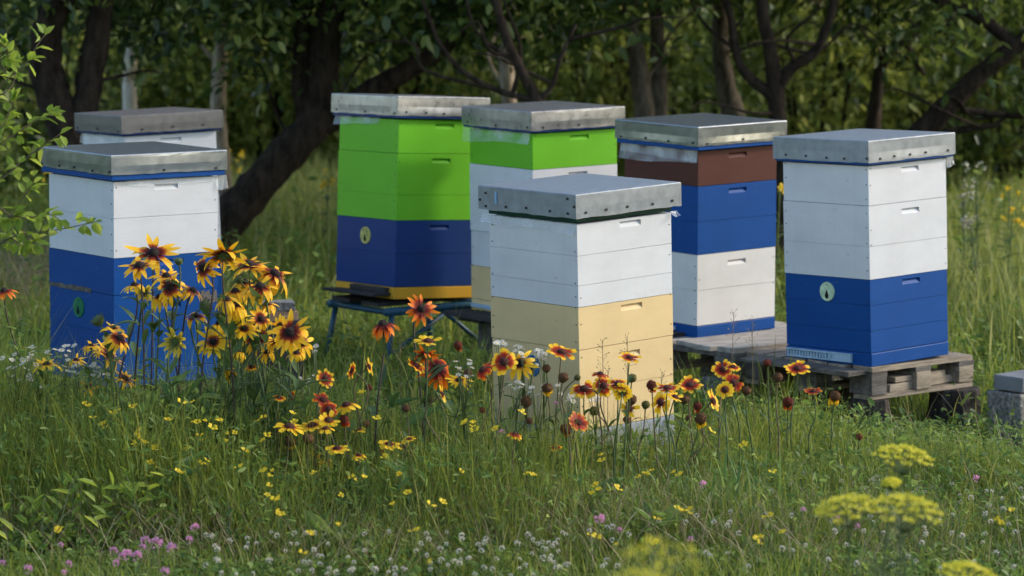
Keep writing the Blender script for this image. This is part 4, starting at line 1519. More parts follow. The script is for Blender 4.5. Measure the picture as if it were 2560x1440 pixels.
def head_variants(kind, cnt, fn, mats, name):
    out = []
    for i in range(cnt):
        rnd = random.Random(hash((len(kind), i, ord(kind[0]), ord(kind[-1]))) % 10007)
        b = MB()
        fn(b, rnd, i)
        out.append(b.mesh(name, mats, True))
    return out

def rud(b, rnd, i):
    dr = (.4, .75, 1.1, 1.4, .55, .95)[i % 6]
    n = rnd.choice((13, 14, 15, 16))
    petal_ring(b, n, 0.45, .115, dr, rnd, .085, 0, False, .10, .27, .18)
    if i % 2 or i == 4:
        petal_ring(b, 7, .37, .09, dr * .8, rnd, .08, 0, False, .3, .3, .35)
RV = {
 'y': head_variants("rud_a", 6, rud, [P_RUDY], "petals"),
 'm': head_variants("rud_m", 6, rud, [P_RUD], "petals"),
 'o': head_variants("rud_o", 6, rud, [P_RUDO], "petals"),
 'p': head_variants("rud_p", 6, rud, [P_PALE], "petals"),
}
b = MB(); dome(b, .115, .115, 14, 6, -.02, 0, .09, random.Random(1)); RC = b.mesh("flower_centre", [C_RUD], True)
def calyx_mesh(r, mname):
    rnd = random.Random(5)
    b = MB()
    dome(b, r, -r * .55, 12, 4, 0)
    for k in range(10):
        th = 2 * math.pi * k / 10
        c, s = math.cos(th), math.sin(th)
        l = r * 1.9
        P = [(r * .5, -r * .22), (r * .5 + l * .55, -r * .16), (r * .5 + l, 0), (r * .5 + l * .55, r * .16), (r * .5, r * .22)]
        b.add([(x * c - y * s, x * s + y * c, -r * .25 - x * .18) for x, y in P], [(0, 1, 2, 3, 4)])
    return b.mesh("calyx", [mname], True)
RCAL = calyx_mesh(.10, C_BUD)

def orient(o, nrm, spin, s):
    """turn a head's +z to nrm"""
    q = Vector(nrm).normalized().to_track_quat('Z', 'Y')
    o.rotation_euler = (q.to_matrix() @ Matrix.Rotation(spin, 3, 'Z')).to_euler()
    o.scale = (s, s, s)

FACE = {'u': (0, -.25, 1), 'c': (0, -1, .5), 'uc': (0, -.5, .85), 'l': (-.9, -.4, .3), 'r': (.9, -.35, .35), 'ur': (.55, -.35, .8), 'ul': (-.55, -.35, .8),
        'b': (.05, .55, .75), 'bb': (.1, .95, .15), 'd': (-.1, -.1, 1.0), 'cl': (-.5, -.9, .25), 'cr': (.5, -.9, .3), 'dn': (-.2, -.8, -.2)}

def leaf_strip(b, p, d, L, W_, droop=.4, m=0):
    """one lance-shaped stem leaf"""
    d = Vector(d).normalized()
    s = d.cross(Vector((0, 0, 1)))
    s = s.normalized() if s.length > .01 else Vector((1, 0, 0))
    V, F = [], []
    wid = (.25, .75, 1.0, .8, .45, .05)
    for i in range(6):
        t = i / 5
        c = Vector(p) + d * (L * t) + Vector((0, 0, -droop * L * t * t))
        h = W_ * wid[i] / 2
        V += [c - s * h + Vector((0, 0, h * .4)), c, c + s * h + Vector((0, 0, h * .4))]
    for i in range(5):
        for j in (0, 1):
            a = i * 3 + j
            F.append((a, a + 1, a + 4, a + 3))
    b.add(V, F, m, [random.random()] * 18)

LEAF_R = leafy("rudbeckia_leaf", [(0, (0.05, 0.10, 0.03)), (1, (0.11, 0.18, 0.06))], "rad", .3)
GL_SRC = []

def zone_rank(items, key):
    """ordinal from the left inside each key"""
    d = {}
    for i, it in enumerate(items):
        d.setdefault(key(it), []).append((it[0], i))
    out = {}
    for k, v in d.items():
        v.sort()
        for j, (_, i) in enumerate(v):
            out[i] = (j, len(v))
    return out
ORD = ["leftmost", "second from left", "third from left", "fourth from left", "fifth from left", "sixth from left", "seventh from left", "eighth from left",
       "ninth from left", "tenth from left", "eleventh from left", "twelfth from left"]

def stemmed(name, px, py, Y, head_px, nrm, petals, centre, calyx, stem_m, stem_r, seed, leafy_n=2, leaf_L=.12, leaf_W=.03, lean=.06, pal=None):
    """one flower: an Empty at the foot, stem (with leaves), petals, centre, calyx"""
    rnd = random.Random(seed)
    random.seed(seed)
    H = at(px, py, Y)
    s = head_px / ppm(Y)
    nv = Vector(nrm).normalized()
    foot = Vector((H.x + rnd.uniform(-lean, lean), H.y + rnd.uniform(-.05, .05), 0))
    foot.z = float(gz(foot.x, foot.y)) - .01
    root = empty(name, foot)
    hp = H - foot
    neck = hp - nv * (s * .10)
    mid = Vector((neck.x * .35 + rnd.uniform(-.02, .02), neck.y * .4, neck.z * .55))
    pre = neck - (nv * .6 + Vector((0, 0, .6))).normalized() * min(.10, .3 * neck.z)
    b = MB()
    line = smoothline([(0, 0, 0), mid, pre, neck], 5)
    b.tube(line, [stem_r * 1.25] * (len(line) - 5) + [stem_r] * 5, 6, 0, .2)
    for k in range(leafy_n):
        t = rnd.uniform(.12, .8)
        p = line[int(t * (len(line) - 1))]
        a = rnd.uniform(0, 6.28)
        leaf_strip(b, p, (math.cos(a), math.sin(a), rnd.uniform(.5, 1.4)), leaf_L * rnd.uniform(.6, 1.2), leaf_W * rnd.uniform(.7, 1.2), rnd.uniform(.1, .6), 1)
    b.build("stem", [stem_m, LEAF_R], root, True)
    if petals is not None:
        o = link("petals", petals, root)
        o.location = hp
        orient(o, nv, rnd.uniform(0, 6.28), s)
        o.scale = (s * rnd.uniform(.86, 1.1), s * rnd.uniform(.86, 1.1), s * rnd.uniform(.8, 1.35))
    if calyx is not None:
        o = link("calyx", calyx, root)
        o.location = hp - nv * (s * .015)
        orient(o, nv, rnd.uniform(0, 6.28), s)
    if centre is not None:
        o = link("flower_centre", centre, root)
        o.location = hp
        orient(o, nv, rnd.uniform(0, 6.28), s)
    return root

# ------------------------------------------------------------------ rudbeckias: (px, py, head px, facing, variant 0-5, colour, own words)
RUD = [
 (384, 632, 122, 'uc', 0, 'm', "tallest rudbeckia in the clump, spiky with a maroon heart"),
 (348, 664, 104, 'u', 1, 'm', "maroon-hearted rudbeckia just left of and below the tallest one"),
 (416, 690, 92, 'u', 1, 'y', "yellow rudbeckia below the tallest one, petals level"),
 (424, 716, 90, 'c', 2, 'm', "dark-hearted rudbeckia facing us right below the tallest ones"),
 (336, 712, 80, 'u', 2, 'y', "drooping yellow rudbeckia at the clump's upper left edge"),
 (362, 730, 60, 'bb', 2, 'p', "pale rudbeckia turned away behind the dark left stems"),
 (506, 668, 94, 'cl', 2, 'm', "rudbeckia turned sideways to the left with a long maroon heart"),
 (559, 638, 124, 'b', 4, 'm', "broad rudbeckia seen from below, top of the middle stem"),
 (622, 662, 118, 'u', 0, 'm', "rudbeckia with raised right petals against the dark grass"),
 (688, 684, 108, 'ur', 5, 'm', "rightmost high rudbeckia with petals stretched to the right"),
 (483, 725, 76, 'ur', 2, 'm', "small drooping rudbeckia in the middle before the blue box"),
 (588, 728, 88, 'u', 3, 'y', "yellow drooping rudbeckia left of the big hanging one"),
 (650, 716, 108, 'u', 3, 'm', "big rudbeckia with hanging petals below the rightmost high one"),
 (588, 764, 100, 'u', 3, 'y', "drooping rudbeckia in the middle of the right-hand cluster"),
 (488, 789, 74, 'u', 2, 'm', "dark-topped rudbeckia alone before the lower blue box"),
 (652, 797, 68, 'cr', 0, 'm', "rudbeckia turned right with a red heart, low right cluster"),
 (549, 808, 88, 'u', 3, 'y', "drooping yellow rudbeckia above the face-on yellow one"),
 (533, 854, 86, 'c', 0, 'y', "face-on yellow rudbeckia with a round dark centre"),
 (641, 843, 106, 'c', 1, 'm', "face-on rudbeckia with a big maroon heart, lower right"),
 (724, 830, 106, 'c', 4, 'm', "large rudbeckia facing us at the clump's lower right edge"),
 (757, 856, 84, 'cr', 1, 'y', "yellow rudbeckia behind the large one at the clump's right edge"),
 (692, 853, 74, 'u', 1, 'm', "rudbeckia squeezed between the two face-on ones, lower right"),
 (438, 855, 88, 'bb', 5, 'p', "pale rudbeckia seen from behind in the middle of the clump"),
 (283, 820, 66, 'u', 0, 'y', "yellow rudbeckia on the lower left, just under a green bud"),
 (300, 846, 92, 'ur', 5, 'm', "orange-yellow rudbeckia leaning right on the lower left"),
 (228, 864, 56, 'u', 4, 'y', "small plain yellow rudbeckia farthest left beside white fleabane"),
 (274, 890, 88, 'ur', 4, 'm', "ragged rudbeckia low on the left above the fleabane"),
 (313, 946, 66, 'ur', 0, 'm', "lowest small rudbeckia on the left, flat and ragged"),
 (190, 900, 56, 'u', 4, 'y', "flat yellow rudbeckia left of the ragged low one"),
 (117, 910, 76, 'u', 0, 'y', "wide flat rudbeckia alone among the white fleabane"),
 (222, 967, 60, 'u', 0, 'm', "flat yellow rudbeckia lowest in the grass below the fleabane"),
 (10, 726, 76, 'u', 2, 'o', "orange rudbeckia cut by the left picture edge"),
 (630, 915, 46, 'u', 3, 'm', "small rudbeckia low under the face-on maroon-hearted one"),
 (580, 938, 58, 'bb', 3, 'y', "withering yellow rudbeckia deep among the stems"),
 (599, 882, 50, 'b', 3, 'y', "small yellow rudbeckia half hidden among stems right of the face-on one"),
 (612, 705, 84, 'u', 3, 'y', "yellow rudbeckia tucked under the flower with raised right petals"),
 (566, 748, 80, 'u', 2, 'y', "yellow rudbeckia at the left edge of the right-hand cluster"),
 (668, 760, 74, 'u', 3, 'y', "yellow rudbeckia hanging below the big one with hanging petals"),
 (610, 822, 74, 'uc', 1, 'y', "yellow rudbeckia squeezed between the face-on pair"),
 (700, 815, 70, 'cl', 1, 'y', "yellow rudbeckia just left of the large lower right one"),
 (668, 880, 66, 'u', 2, 'y', "yellow rudbeckia under the lower right cluster, beside leafy stems"),
 (742, 882, 66, 'u', 3, 'y', "drooping yellow rudbeckia lowest at the clump's right edge"),
 (398, 742, 78, 'u', 2, 'y', "yellow rudbeckia lowest of the tall left group"),
 (258, 868, 70, 'u', 1, 'y', "level yellow rudbeckia among the lower left ones, near fleabane"),
 (957, 810, 104, 'u', 3, 'o', "big drooping orange rudbeckia before the blue metal stand"),
 (1053, 772, 82, 'cr', 0, 'o', "orange rudbeckia turned right under the yellow hive base"),
 (1094, 922, 102, 'c', 5, 'o', "face-on orange rudbeckia left of the cream hive"),
 (1064, 888, 80, 'b', 0, 'o', "orange rudbeckia turned away just above the face-on orange one"),
 (1148, 950, 66, 'uc', 0, 'y', "small yellow rudbeckia beside the cream hive's left edge"),
 (1300, 908, 92, 'c', 4, 'y', "yellow rudbeckia behind fleabane before the blue entrance disc"),
]
for i, (px, py, hpx, fc, v, c, lab) in enumerate(RUD):
    nr = Vector(FACE[fc]) + Vector((random.Random(i).uniform(-.15, .15), random.Random(i + 99).uniform(-.1, .1), 0))
    Y = 12.62 + random.Random(i * 3).uniform(-.22, .22) if px < 1000 else 12.75 + random.Random(i).uniform(-.12, .12)
    if px < 260: Y += .25
    dark = px < 560 and py < 740 or c == 'o'
    o = stemmed("rudbeckia", px, py, Y, hpx * 1.08, nr, RV[c][v], RC, RCAL, STEM_D if dark else STEM_G, .0028, 400 + i, 7, .15, .030, .10)
    tag(o, lab, "rudbeckia", "rudbeckias in bloom before the hives")
def budm(b, rnd, i):
    dome(b, .5, .42, 12, 6, 0, 0, .08, rnd, True)
    for k in range(11):
        th = 2 * math.pi * k / 11
        c, s = math.cos(th), math.sin(th)
        P = [(.42, -.12), (.62, -.08), (.7, 0), (.62, .08), (.42, .12)]
        b.add([(x * c - y * s, x * s + y * c, -.1 + (x - .4) * 1.4) for x, y in P], [(0, 1, 2, 3, 4)], 0)
BUD = head_variants("bud", 2, budm, [C_BUD], "flower_bud")
for i, (px, py, hpx, fc, lab) in enumerate((
    (447, 654, 22, 'u', "round green rudbeckia bud right of the tallest flower"),
    (513, 766, 34, 'r', "half-open green rudbeckia bud nodding right before the blue box"),
    (246, 802, 32, 'ul', "green rudbeckia bud farthest left above a yellow flower"),
    (598, 700, 22, 'ul', "withered curled rudbeckia bud between the two high right flowers"))):
    o = stemmed("rudbeckia_bud", px, py, 12.6 + .05 * i, hpx, FACE[fc], None, BUD[i % 2], None, STEM_G, .003, 470 + i, 2, .12, .028)
    tag(o, lab, "flower bud", "rudbeckia buds")

# ------------------------------------------------------------------ gaillardias
def gai(b, rnd, i):
    dr = (.1, .3, .7, 1.1)[i % 4]
    petal_ring(b, 13, .36, .19, dr, rnd, .14, 0, True, .06, .14, .12)
GV = {'f': head_variants("gai_f", 4, gai, [P_GAI], "petals"),
      'y': head_variants("gai_y", 4, gai, [P_GAIY], "petals"),
      'r': head_variants("gai_r", 4, gai, [P_GAIR], "petals")}
def gai_rag(b, rnd, i):
    petal_ring(b, 9, .85, .34, 1.3, rnd, .32, 0, True, .3, .25, -.55)
GRAG = {'y': head_variants("rag_y", 2, gai_rag, [P_GAIY], "petals"), 'r': head_variants("rag_r", 2, gai_rag, [P_GAIR], "petals")}
b = MB(); dome(b, .17, .13, 12, 5, -.01, 0, .1, random.Random(2)); GC = b.mesh("flower_centre", [C_GAI], True)
def seedball(b, rnd, i):
    dome(b, .5, .46, 14, 8, .05, 0, .09, rnd, True)
    for k in range(130):
        v = Vector((rnd.gauss(0, 1), rnd.gauss(0, 1), rnd.gauss(.25, 1))).normalized()
        p = Vector((v.x * .47, v.y * .47, v.z * .44 + .05))
        a = v.orthogonal().normalized() * .035
        c = v.cross(a)
        b.add([p + a, p - a * .5 + c * .9, p - a * .5 - c * .9, p + v * .14], [(0, 1, 3), (1, 2, 3), (2, 0, 3)], 0)
    b.add([(.4, 0, -.3), (0, .4, -.3), (-.4, 0, -.3), (0, -.4, -.3), (0, 0, -.62)], [(0, 1, 4), (1, 2, 4), (2, 3, 4), (3, 0, 4)], 1)
SB = {'h': head_variants("seed_h", 2, seedball, [C_SEED, C_BUD], "seed_head"),
      'g': head_variants("seed_g", 2, seedball, [C_SEEDG, C_BUD], "seed_head"),
      'x': head_variants("seed_x", 2, seedball, [C_SEEDR, C_BUD], "seed_head")}
GCAL = calyx_mesh(.15, C_BUD)
# (px, py, head px, kind, facing, droop variant)  kinds: f red with yellow tips, y mostly yellow, r mostly red, h/g/x brown/green/red seed head, X/Y seed head with last petals
GAI = [
 (1145, 864, 22, 'X', 'u', 0), (1206, 924, 50, 'r', 'ul', 2), (1230, 912, 40, 'r', 'u', 1), (1260, 904, 56, 'f', 'c', 1), (1404, 880, 56, 'f', 'u', 0),
 (1366, 922, 21, 'h', 'u', 0), (1408, 945, 26, 'h', 'u', 0), (1368, 972, 27, 'Y', 'u', 1), (1315, 1005, 29, 'h', 'u', 0), (1443, 944, 16, 'g', 'r', 0),
 (1460, 972, 58, 'f', 'uc', 1), (1501, 934, 42, 'r', 'u', 2), (1509, 964, 46, 'f', 'c', 2), (1545, 960, 50, 'f', 'uc', 1), (1557, 980, 44, 'y', 'bb', 1),
 (1574, 894, 44, 'f', 'u', 0), (1580, 946, 22, 'g', 'u', 1), (1574, 1021, 42, 'y', 'c', 0), (1579, 1000, 26, 'h', 'u', 0), (1486, 1028, 24, 'g', 'l', 0),
 (1446, 1056, 52, 'r', 'ur', 0), (1413, 1073, 26, 'X', 'u', 1), (1288, 1084, 34, 'f', 'u', 2), (1390, 1118, 26, 'f', 'u', 1), (1206, 1026, 16, 'x', 'u', 0),
 (1567, 1050, 19, 'h', 'u', 0), (1614, 1013, 21, 'g', 'u', 1), (1629, 964, 26, 'X', 'u', 0), (1668, 970, 52, 'f', 'u', 0), (1688, 992, 40, 'y', 'ur', 0),
 (1651, 1006, 46, 'y', 'cl', 2), (1725, 962, 52, 'f', 'uc', 0), (1711, 999, 25, 'h', 'u', 1), (1744, 1016, 22, 'X', 'u', 0), (1752, 1048, 30, 'Y', 'u', 0),
 (1783, 1003, 48, 'y', 'r', 0), (1722, 1047, 18, 'h', 'u', 0), (1808, 923, 44, 'f', 'c', 0), (1833, 917, 36, 'f', 'u', 1), (1812, 974, 42, 'y', 'c', 1), (1834, 957, 46, 'r', 'cr', 1),
 (1994, 921, 50, 'f', 'uc', 0), (1918, 908, 20, 'x', 'u', 0), (1945, 944, 24, 'h', 'u', 1), (2033, 978, 40, 'r', 'u', 0), (2087, 991, 28, 'Y', 'u', 1), (1970, 1006, 28, 'X', 'u', 0),
 (1866, 978, 24, 'h', 'u', 0), (2148, 1093, 18, 'x', 'u', 0),
 (813, 946, 42, 'f', 'cr', 0), (880, 927, 36, 'f', 'l', 0), (922, 917, 34, 'y', 'r', 0), (808, 1000, 48, 'r', 'ur', 1), (822, 1024, 42, 'r', 'c', 2), (866, 1012, 50, 'y', 'u', 2),
 (832, 1030, 24, 'h', 'u', 0), (860, 1050, 25, 'X', 'u', 1), (822, 1050, 42, 'y', 'uc', 0), (724, 1067, 58, 'y', 'u', 1), (780, 1063, 50, 'y', 'u', 1), (814, 1071, 38, 'y', 'u', 2),
 (725, 1105, 30, 'Y', 'u', 0), (770, 1098, 28, 'h', 'u', 1), (803, 1123, 50, 'y', 'u', 2), (812, 1143, 50, 'y', 'uc', 1), (843, 1121, 44, 'y', 'u', 1), (897, 1137, 32, 'y', 'u', 2),
 (898, 1074, 30, 'y', 'u', 1), (915, 1060, 20, 'h', 'u', 0), (1070, 853, 50, 'y', 'u', 0), (1040, 914, 46, 'f', 'ur', 0), (1105, 986, 36, 'y', 'r', 0), (1170, 933, 22, 'h', 'u', 1),
 (1015, 1021, 21, 'h', 'u', 0), (922, 970, 16, 'x', 'u', 0), (973, 1110, 42, 'y', 'u', 1), (1007, 1116, 34, 'y', 'u', 0), (1023, 1097, 26, 'y', 'u', 1), (1030, 1130, 22, 'h', 'u', 0),
 (955, 1127, 18, 'r', 'u', 1), (698, 993, 28, 'f', 'u', 1), (724, 993, 30, 'f', 'c', 0), (1322, 1052, 18, 'h', 'r', 0), (1078, 1000, 20, 'g', 'u', 0),
]
def gzone(it):
    px, py = it[0], it[1]
    if px < 1135 and py < 985: return "before the blue metal stand"
    if px < 935: return "low in the grass right of the rudbeckias"
    if px < 1200: return "in the grass left of the cream hive"
    if px < 1432: return "before the cream hive's shaded side"
    if px < 1560: return "before the cream front's left half"
    if px < 1695: return "before the cream front's right half"
    if px < 1880: return "just right of the cream hive"
    return "before the pallet of the rightmost hive"
GNAME = {'f': "red gaillardia with yellow tips", 'y': "mostly yellow gaillardia", 'r': "mostly red gaillardia", 'h': "brown gaillardia seed ball", 'g': "green gaillardia seed ball",
         'x': "small red gaillardia head", 'X': "red seed head with hanging red petals", 'Y': "brown seed head with hanging yellow petals"}
rk = zone_rank(GAI, lambda it: (gzone(it), it[3]))
for i, (px, py, hpx, k, fc, v) in enumerate(GAI):
    j, n = rk[i]
    rr = random.Random(900 + i)
    Y = 12.55 + rr.uniform(-.2, .2)
    if py > 1040: Y -= .22
    if px > 1700: Y = 12.9 + rr.uniform(-.2, .2)
    if px > 1880: Y = 13.2 + rr.uniform(-.2, .2)
    nr = Vector(FACE[fc]) + Vector((rr.uniform(-.2, .2), rr.uniform(-.15, .1), 0))
    pet, cen, cal, nm = None, None, GCAL, "gaillardia"
    if k in 'fyr':
        pet, cen = GV[k][v], GC
    else:
        cal, nm = None, "gaillardia_seed_head"
        cen = SB[{'h': 'h', 'g': 'g', 'x': 'x', 'X': 'x', 'Y': 'h'}[k]][v % 2]
        if k == 'X': pet = GRAG['r'][v % 2]
        if k == 'Y': pet = GRAG['y'][v % 2]
    o = stemmed(nm, px, py, Y, hpx * (1.2 if k in 'fyr' else 1.0) * (1.15 if k == 'y' and px < 1100 else 1.0), nr, pet, cen, cal, STEM_B if rr.random() < .6 else STEM_G, .0024, 600 + i, 2, .09, .016, .06)
    lab = GNAME[k] + (", " + ORD[j] if n > 1 else "") + " " + gzone((px, py)) if n == 1 else GNAME[k] + ", " + ORD[j] + " " + gzone((px, py))
    tag(o, lab, "gaillardia" if k in 'fyr' else "seed head", "gaillardias and their seed heads in the meadow")

# ------------------------------------------------------------------ white fleabane
def daisy(b, rnd, i):
    petal_ring(b, 18, .42, .12, .05, rnd, .12, 0, False, 0, .05, .15)
DAISY = head_variants("daisy", 2, daisy, [C_WHITE], "flower_head")
for d in DAISY:
    pass
b = MB(); dome(b, .15, .09, 8, 3, 0, 0, .05, random.Random(3)); DC = b.mesh("flower_centre", [C_YEL], True)
def fleabane(px, py, spots, Y, seed, label):
    rnd = random.Random(seed)
    random.seed(seed)
    c = at(px, py, Y)
    foot = Vector((c.x, Y, float(gz(c.x, Y)) - .01))
    root = empty("fleabane", foot)
    tag(root, label, "fleabane", "white fleabane plants")
    b = MB()
    node = Vector((0, 0, max(.06, (c.z - foot.z) * .75)))
    b.tube([(0, 0, 0), node * .5 + Vector((.01, 0, 0)), node], .002, 5, 0, 0)
    heads = []
    for (qx, qy) in spots:
        h = at(qx, qy, Y + rnd.uniform(-.05, .05)) - foot
        b.tube([node * rnd.uniform(.7, 1.0), (node + h) / 2 + Vector((0, 0, -.01)), h], .0012, 4, 0, 0)
        heads.append(h)
    for k in range(6):
        a = rnd.uniform(0, 6.28)
        leaf_strip(b, node * rnd.uniform(.2, 1), (math.cos(a), math.sin(a), .8), .06, .014, .3, 1)
    b.build("stem", [STEM_G, LEAF_R], root, True)
    for h in heads:
        o = link("flower_head", DAISY[rnd.randrange(2)], root)
        o.location = h
        nr = (rnd.uniform(-.5, .5), rnd.uniform(-.8, .1), 1)
        s = rnd.uniform(12, 19) / ppm(Y)
        orient(o, nr, rnd.uniform(0, 6), s)
        c2 = link("flower_centre", DC, o)
def spots(px, py, sx, sy, n, seed):
    r = random.Random(seed)
    return [(px + r.uniform(-sx, sx), py + r.uniform(-sy, sy)) for _ in range(n)]
FB = [
 (40, 905, 40, 26, 7, "fleabane with white daisies at the left picture edge"),
 (100, 890, 34, 34, 7, "fleabane left of the lone wide rudbeckia, before the blue hive"),
 (160, 870, 26, 20, 4, "fleabane taller than its neighbours under the green entrance disc"),
 (70, 950, 48, 20, 6, "lowest fleabane at the left edge below the other daisies"),
 (200, 915, 40, 20, 7, "fleabane among the lowest left rudbeckias"),
 (255, 930, 24, 14, 4, "fleabane right beside the ragged low rudbeckia"),
 (790, 872, 12, 8, 3, "lone fleabane right of the rudbeckia clump"),
 (770, 945, 26, 16, 4, "low fleabane right of the rudbeckia clump"),
 (1160, 925, 22, 30, 6, "fleabane left of the cream hive's shaded side"),
 (1250, 862, 14, 12, 4, "fleabane above the red gaillardias on the cream hive's left edge"),
 (1315, 890, 30, 26, 9, "fleabane covering the blue entrance disc"),
 (1360, 888, 20, 14, 5, "fleabane right of the blue entrance disc"),
 (1290, 962, 20, 10, 4, "low fleabane below the blue entrance disc"),
 (1345, 975, 22, 16, 4, "low fleabane among the brown seed balls"),
 (1420, 985, 28, 22, 5, "fleabane at the cream hive's front corner"),
 (1490, 995, 20, 10, 5, "pale fleabane before the cream hive's bright side"),
]
for i, (px, py, sx, sy, n, lab) in enumerate(FB):
    fleabane(px, py, spots(px, py, sx, sy, int(n * 1.8), 70 + i), (12.75 if px < 300 else 12.6) + .03 * (i % 4), 800 + i, lab)

# ------------------------------------------------------------------ small meadow flowers, one object each
def small_flower(name, px, py, Y, me_head, hpx, seed, stem_m, label, cat, group, stem_r=.0014, tilt=.6):
    rnd = random.Random(seed)
    H = at(px, py, Y)
    g = float(gz(H.x, Y))
    if H.z < g + .03:
        H.z = g + .03
    s = hpx / ppm(Y)
    o = link(name, me_head)
    o.location = H
    orient(o, (rnd.uniform(-tilt, tilt), rnd.uniform(-tilt, 0), 1), rnd.uniform(0, 6), s)
    return tag(o, label, cat, group)

def clover_head(b, rnd, i):
    sq = rnd.uniform(.7, 1.1)
    for k in range(44):
        v = Vector((rnd.gauss(0, 1), rnd.gauss(0, 1), rnd.gauss(.35, .9) * sq)).normalized() * rnd.uniform(.75, 1.15)
        p = Vector((v.x * .26, v.y * .26, v.z * .24))
        e = (v + Vector((0, 0, .5))).normalized()
        a = e.orthogonal().normalized() * .06
        c = e.cross(a)
        q = p + e * .24
        b.add([p, p + e * .14 + a, q, p + e * .14 - a, p + e * .14 + c, p + e * .14 - c], [(0, 1, 2, 3), (0, 4, 2, 5)], 0, [0, .5, 1, .5, .5, .5])
    b.tube([(0, 0, -.2), (.03, 0, -1.6), (0, .04, -3.2)], .035, 5, 1)
RCL = head_variants("clover_r", 3, clover_head, [C_PINK, STEM_G], "red_clover")
WCL = head_variants("clover_w", 4, clover_head, [C_WCLO, STEM_G], "white_clover")
def tref(b, rnd, i):
    for k in range(rnd.choice((3, 4, 5))):
        th = 2 * math.pi * k / 5 + rnd.uniform(-.3, .3)
        d = Vector((math.cos(th), math.sin(th), .35)).normalized()
        s = d.cross(Vector((0, 0, 1))).normalized() * .24
        u = Vector((0, 0, .16))
        p = d * .1
        b.add([p, p + d * .3 + s + u, p + d * .55 + u * .6, p + d * .3 - s + u, p + d * .3 + u * 1.8], [(0, 1, 4), (1, 2, 4), (2, 3, 4), (3, 0, 4)], 0, [0, .7, 1, .7, 1])
    b.tube([(0, 0, 0), (.1, .05, -1.5), (.05, 0, -4)], .03, 4, 1)
TRF = head_variants("trefoil", 5, tref, [C_YEL, STEM_G], "trefoil")

def yground(py, hgt):
    """distance at which a head hgt above the ground shows at row py"""
    a = PITCH + math.atan((py - 720) / FPX)
    return (HC - hgt) / math.tan(a)

RED = [(392, 1358, 27), (363, 1352, 22), (428, 1370, 24), (356, 1368, 16), (284, 1377, 18), (318, 1388, 26), (342, 1390, 24), (305, 1392, 18), (487, 1320, 20), (473, 1349, 16),
       (290, 1408, 16), (6, 1408, 16), (70, 1423, 20), (172, 1410, 16), (152, 1363, 14), (412, 1430, 22), (160, 1432, 14),
       (1255, 1082, 16), (1499, 1298, 24), (1757, 1211, 17), (2092, 1296, 15), (2142, 1316, 14), (2440, 1197, 16), (2008, 1275, 13), (1548, 1325, 13), (1726, 1348, 13), (823, 966, 12), (1390, 1008, 10)]
def rzone(it):
    px, py = it[0], it[1]
    if px < 250: return "at the lower left corner"
    if px < 550: return "in the pink group low left of centre"
    if py < 1100: return "up among the gaillardias"
    if px < 1800: return "in the short grass at bottom centre"
    return "near the yellow dill umbels"
rk = zone_rank(RED, rzone)
for i, (px, py, hpx) in enumerate(RED):
    Y = yground(py, .30) if py > 1100 else 12.5
    j, n = rk[i]
    small_flower("red_clover", px, py, Y, RCL[i % 3], hpx * 1.35, 1200 + i, STEM_G, "pink clover head, " + ORD[j] + " of those " + rzone((px, py)), "clover", "pink clover heads", tilt=.3)

YEL = [(477, 1007), (452, 1008), (282, 1034), (222, 1017), (234, 1047), (260, 1063), (328, 1020), (420, 1053), (493, 1058), (516, 1055), (542, 1052), (350, 1078), (342, 1092), (360, 1108), (332, 1112),
       (345, 1112), (390, 1120), (388, 1125), (530, 1072), (498, 1093), (645, 1053), (670, 1092), (378, 1160), (443, 1180), (500, 1162), (518, 1156), (590, 1172), (602, 1168), (660, 1180), (677, 1215),
       (680, 1190), (685, 1250), (697, 1250), (775, 1335), (780, 1340), (847, 1316), (147, 1325), (757, 1384), (730, 1035), (735, 1058), (905, 985), (944, 1050), (908, 1195), (1020, 1235), (1000, 1190),
       (985, 1262), (1030, 1330), (1075, 1265), (1105, 1258), (1164, 1060), (1182, 1065), (1187, 1078), (1503, 1140), (1505, 1155), (1615, 1188), (1610, 1182), (1480, 1237), (1543, 1224), (1490, 1215),
       (1692, 1274), (1707, 1278), (1725, 1275), (1640, 1300), (1860, 1115), (1928, 1180), (1780, 1080), (1900, 1345), (1925, 1290), (1957, 1333), (1893, 1350), (2530, 1280), (2500, 1310), (1490, 1345),
       (1640, 1360), (1545, 1362), (1080, 1405), (960, 1145), (880, 1195), (1240, 1075), (1310, 1035), (560, 1105), (610, 1130), (585, 1085), (470, 1125), (1150, 1180), (790, 1180), (850, 1240), (1330, 1190), (700, 1290), (1700, 1190)]
for i, (px, py) in enumerate(YEL):
    Y = (11.95 + .35 * random.Random(i).random()) if py < 1130 else min(12.1, yground(py, .34))
    z = "left half" if px < 1280 else "right half"
    small_flower("trefoil", px, py, Y, TRF[i % 5], random.Random(i + 5).uniform(17, 26), 1300 + i, STEM_G,
                 "tiny yellow trefoil flower dotted through the grass in the " + z, "trefoil", "tiny yellow trefoils, " + z)
    if random.Random(i + 77).random() < .5:
        small_flower("trefoil", px + random.Random(i).uniform(-18, 18), py + random.Random(i + 1).uniform(-12, 12), Y, TRF[(i + 2) % 5], random.Random(i + 6).uniform(12, 18), 1500 + i, STEM_G,
                     "tiny yellow trefoil flower dotted through the grass in the " + z, "trefoil", "tiny yellow trefoils, " + z)
rw = random.Random(44)
cnt = 0
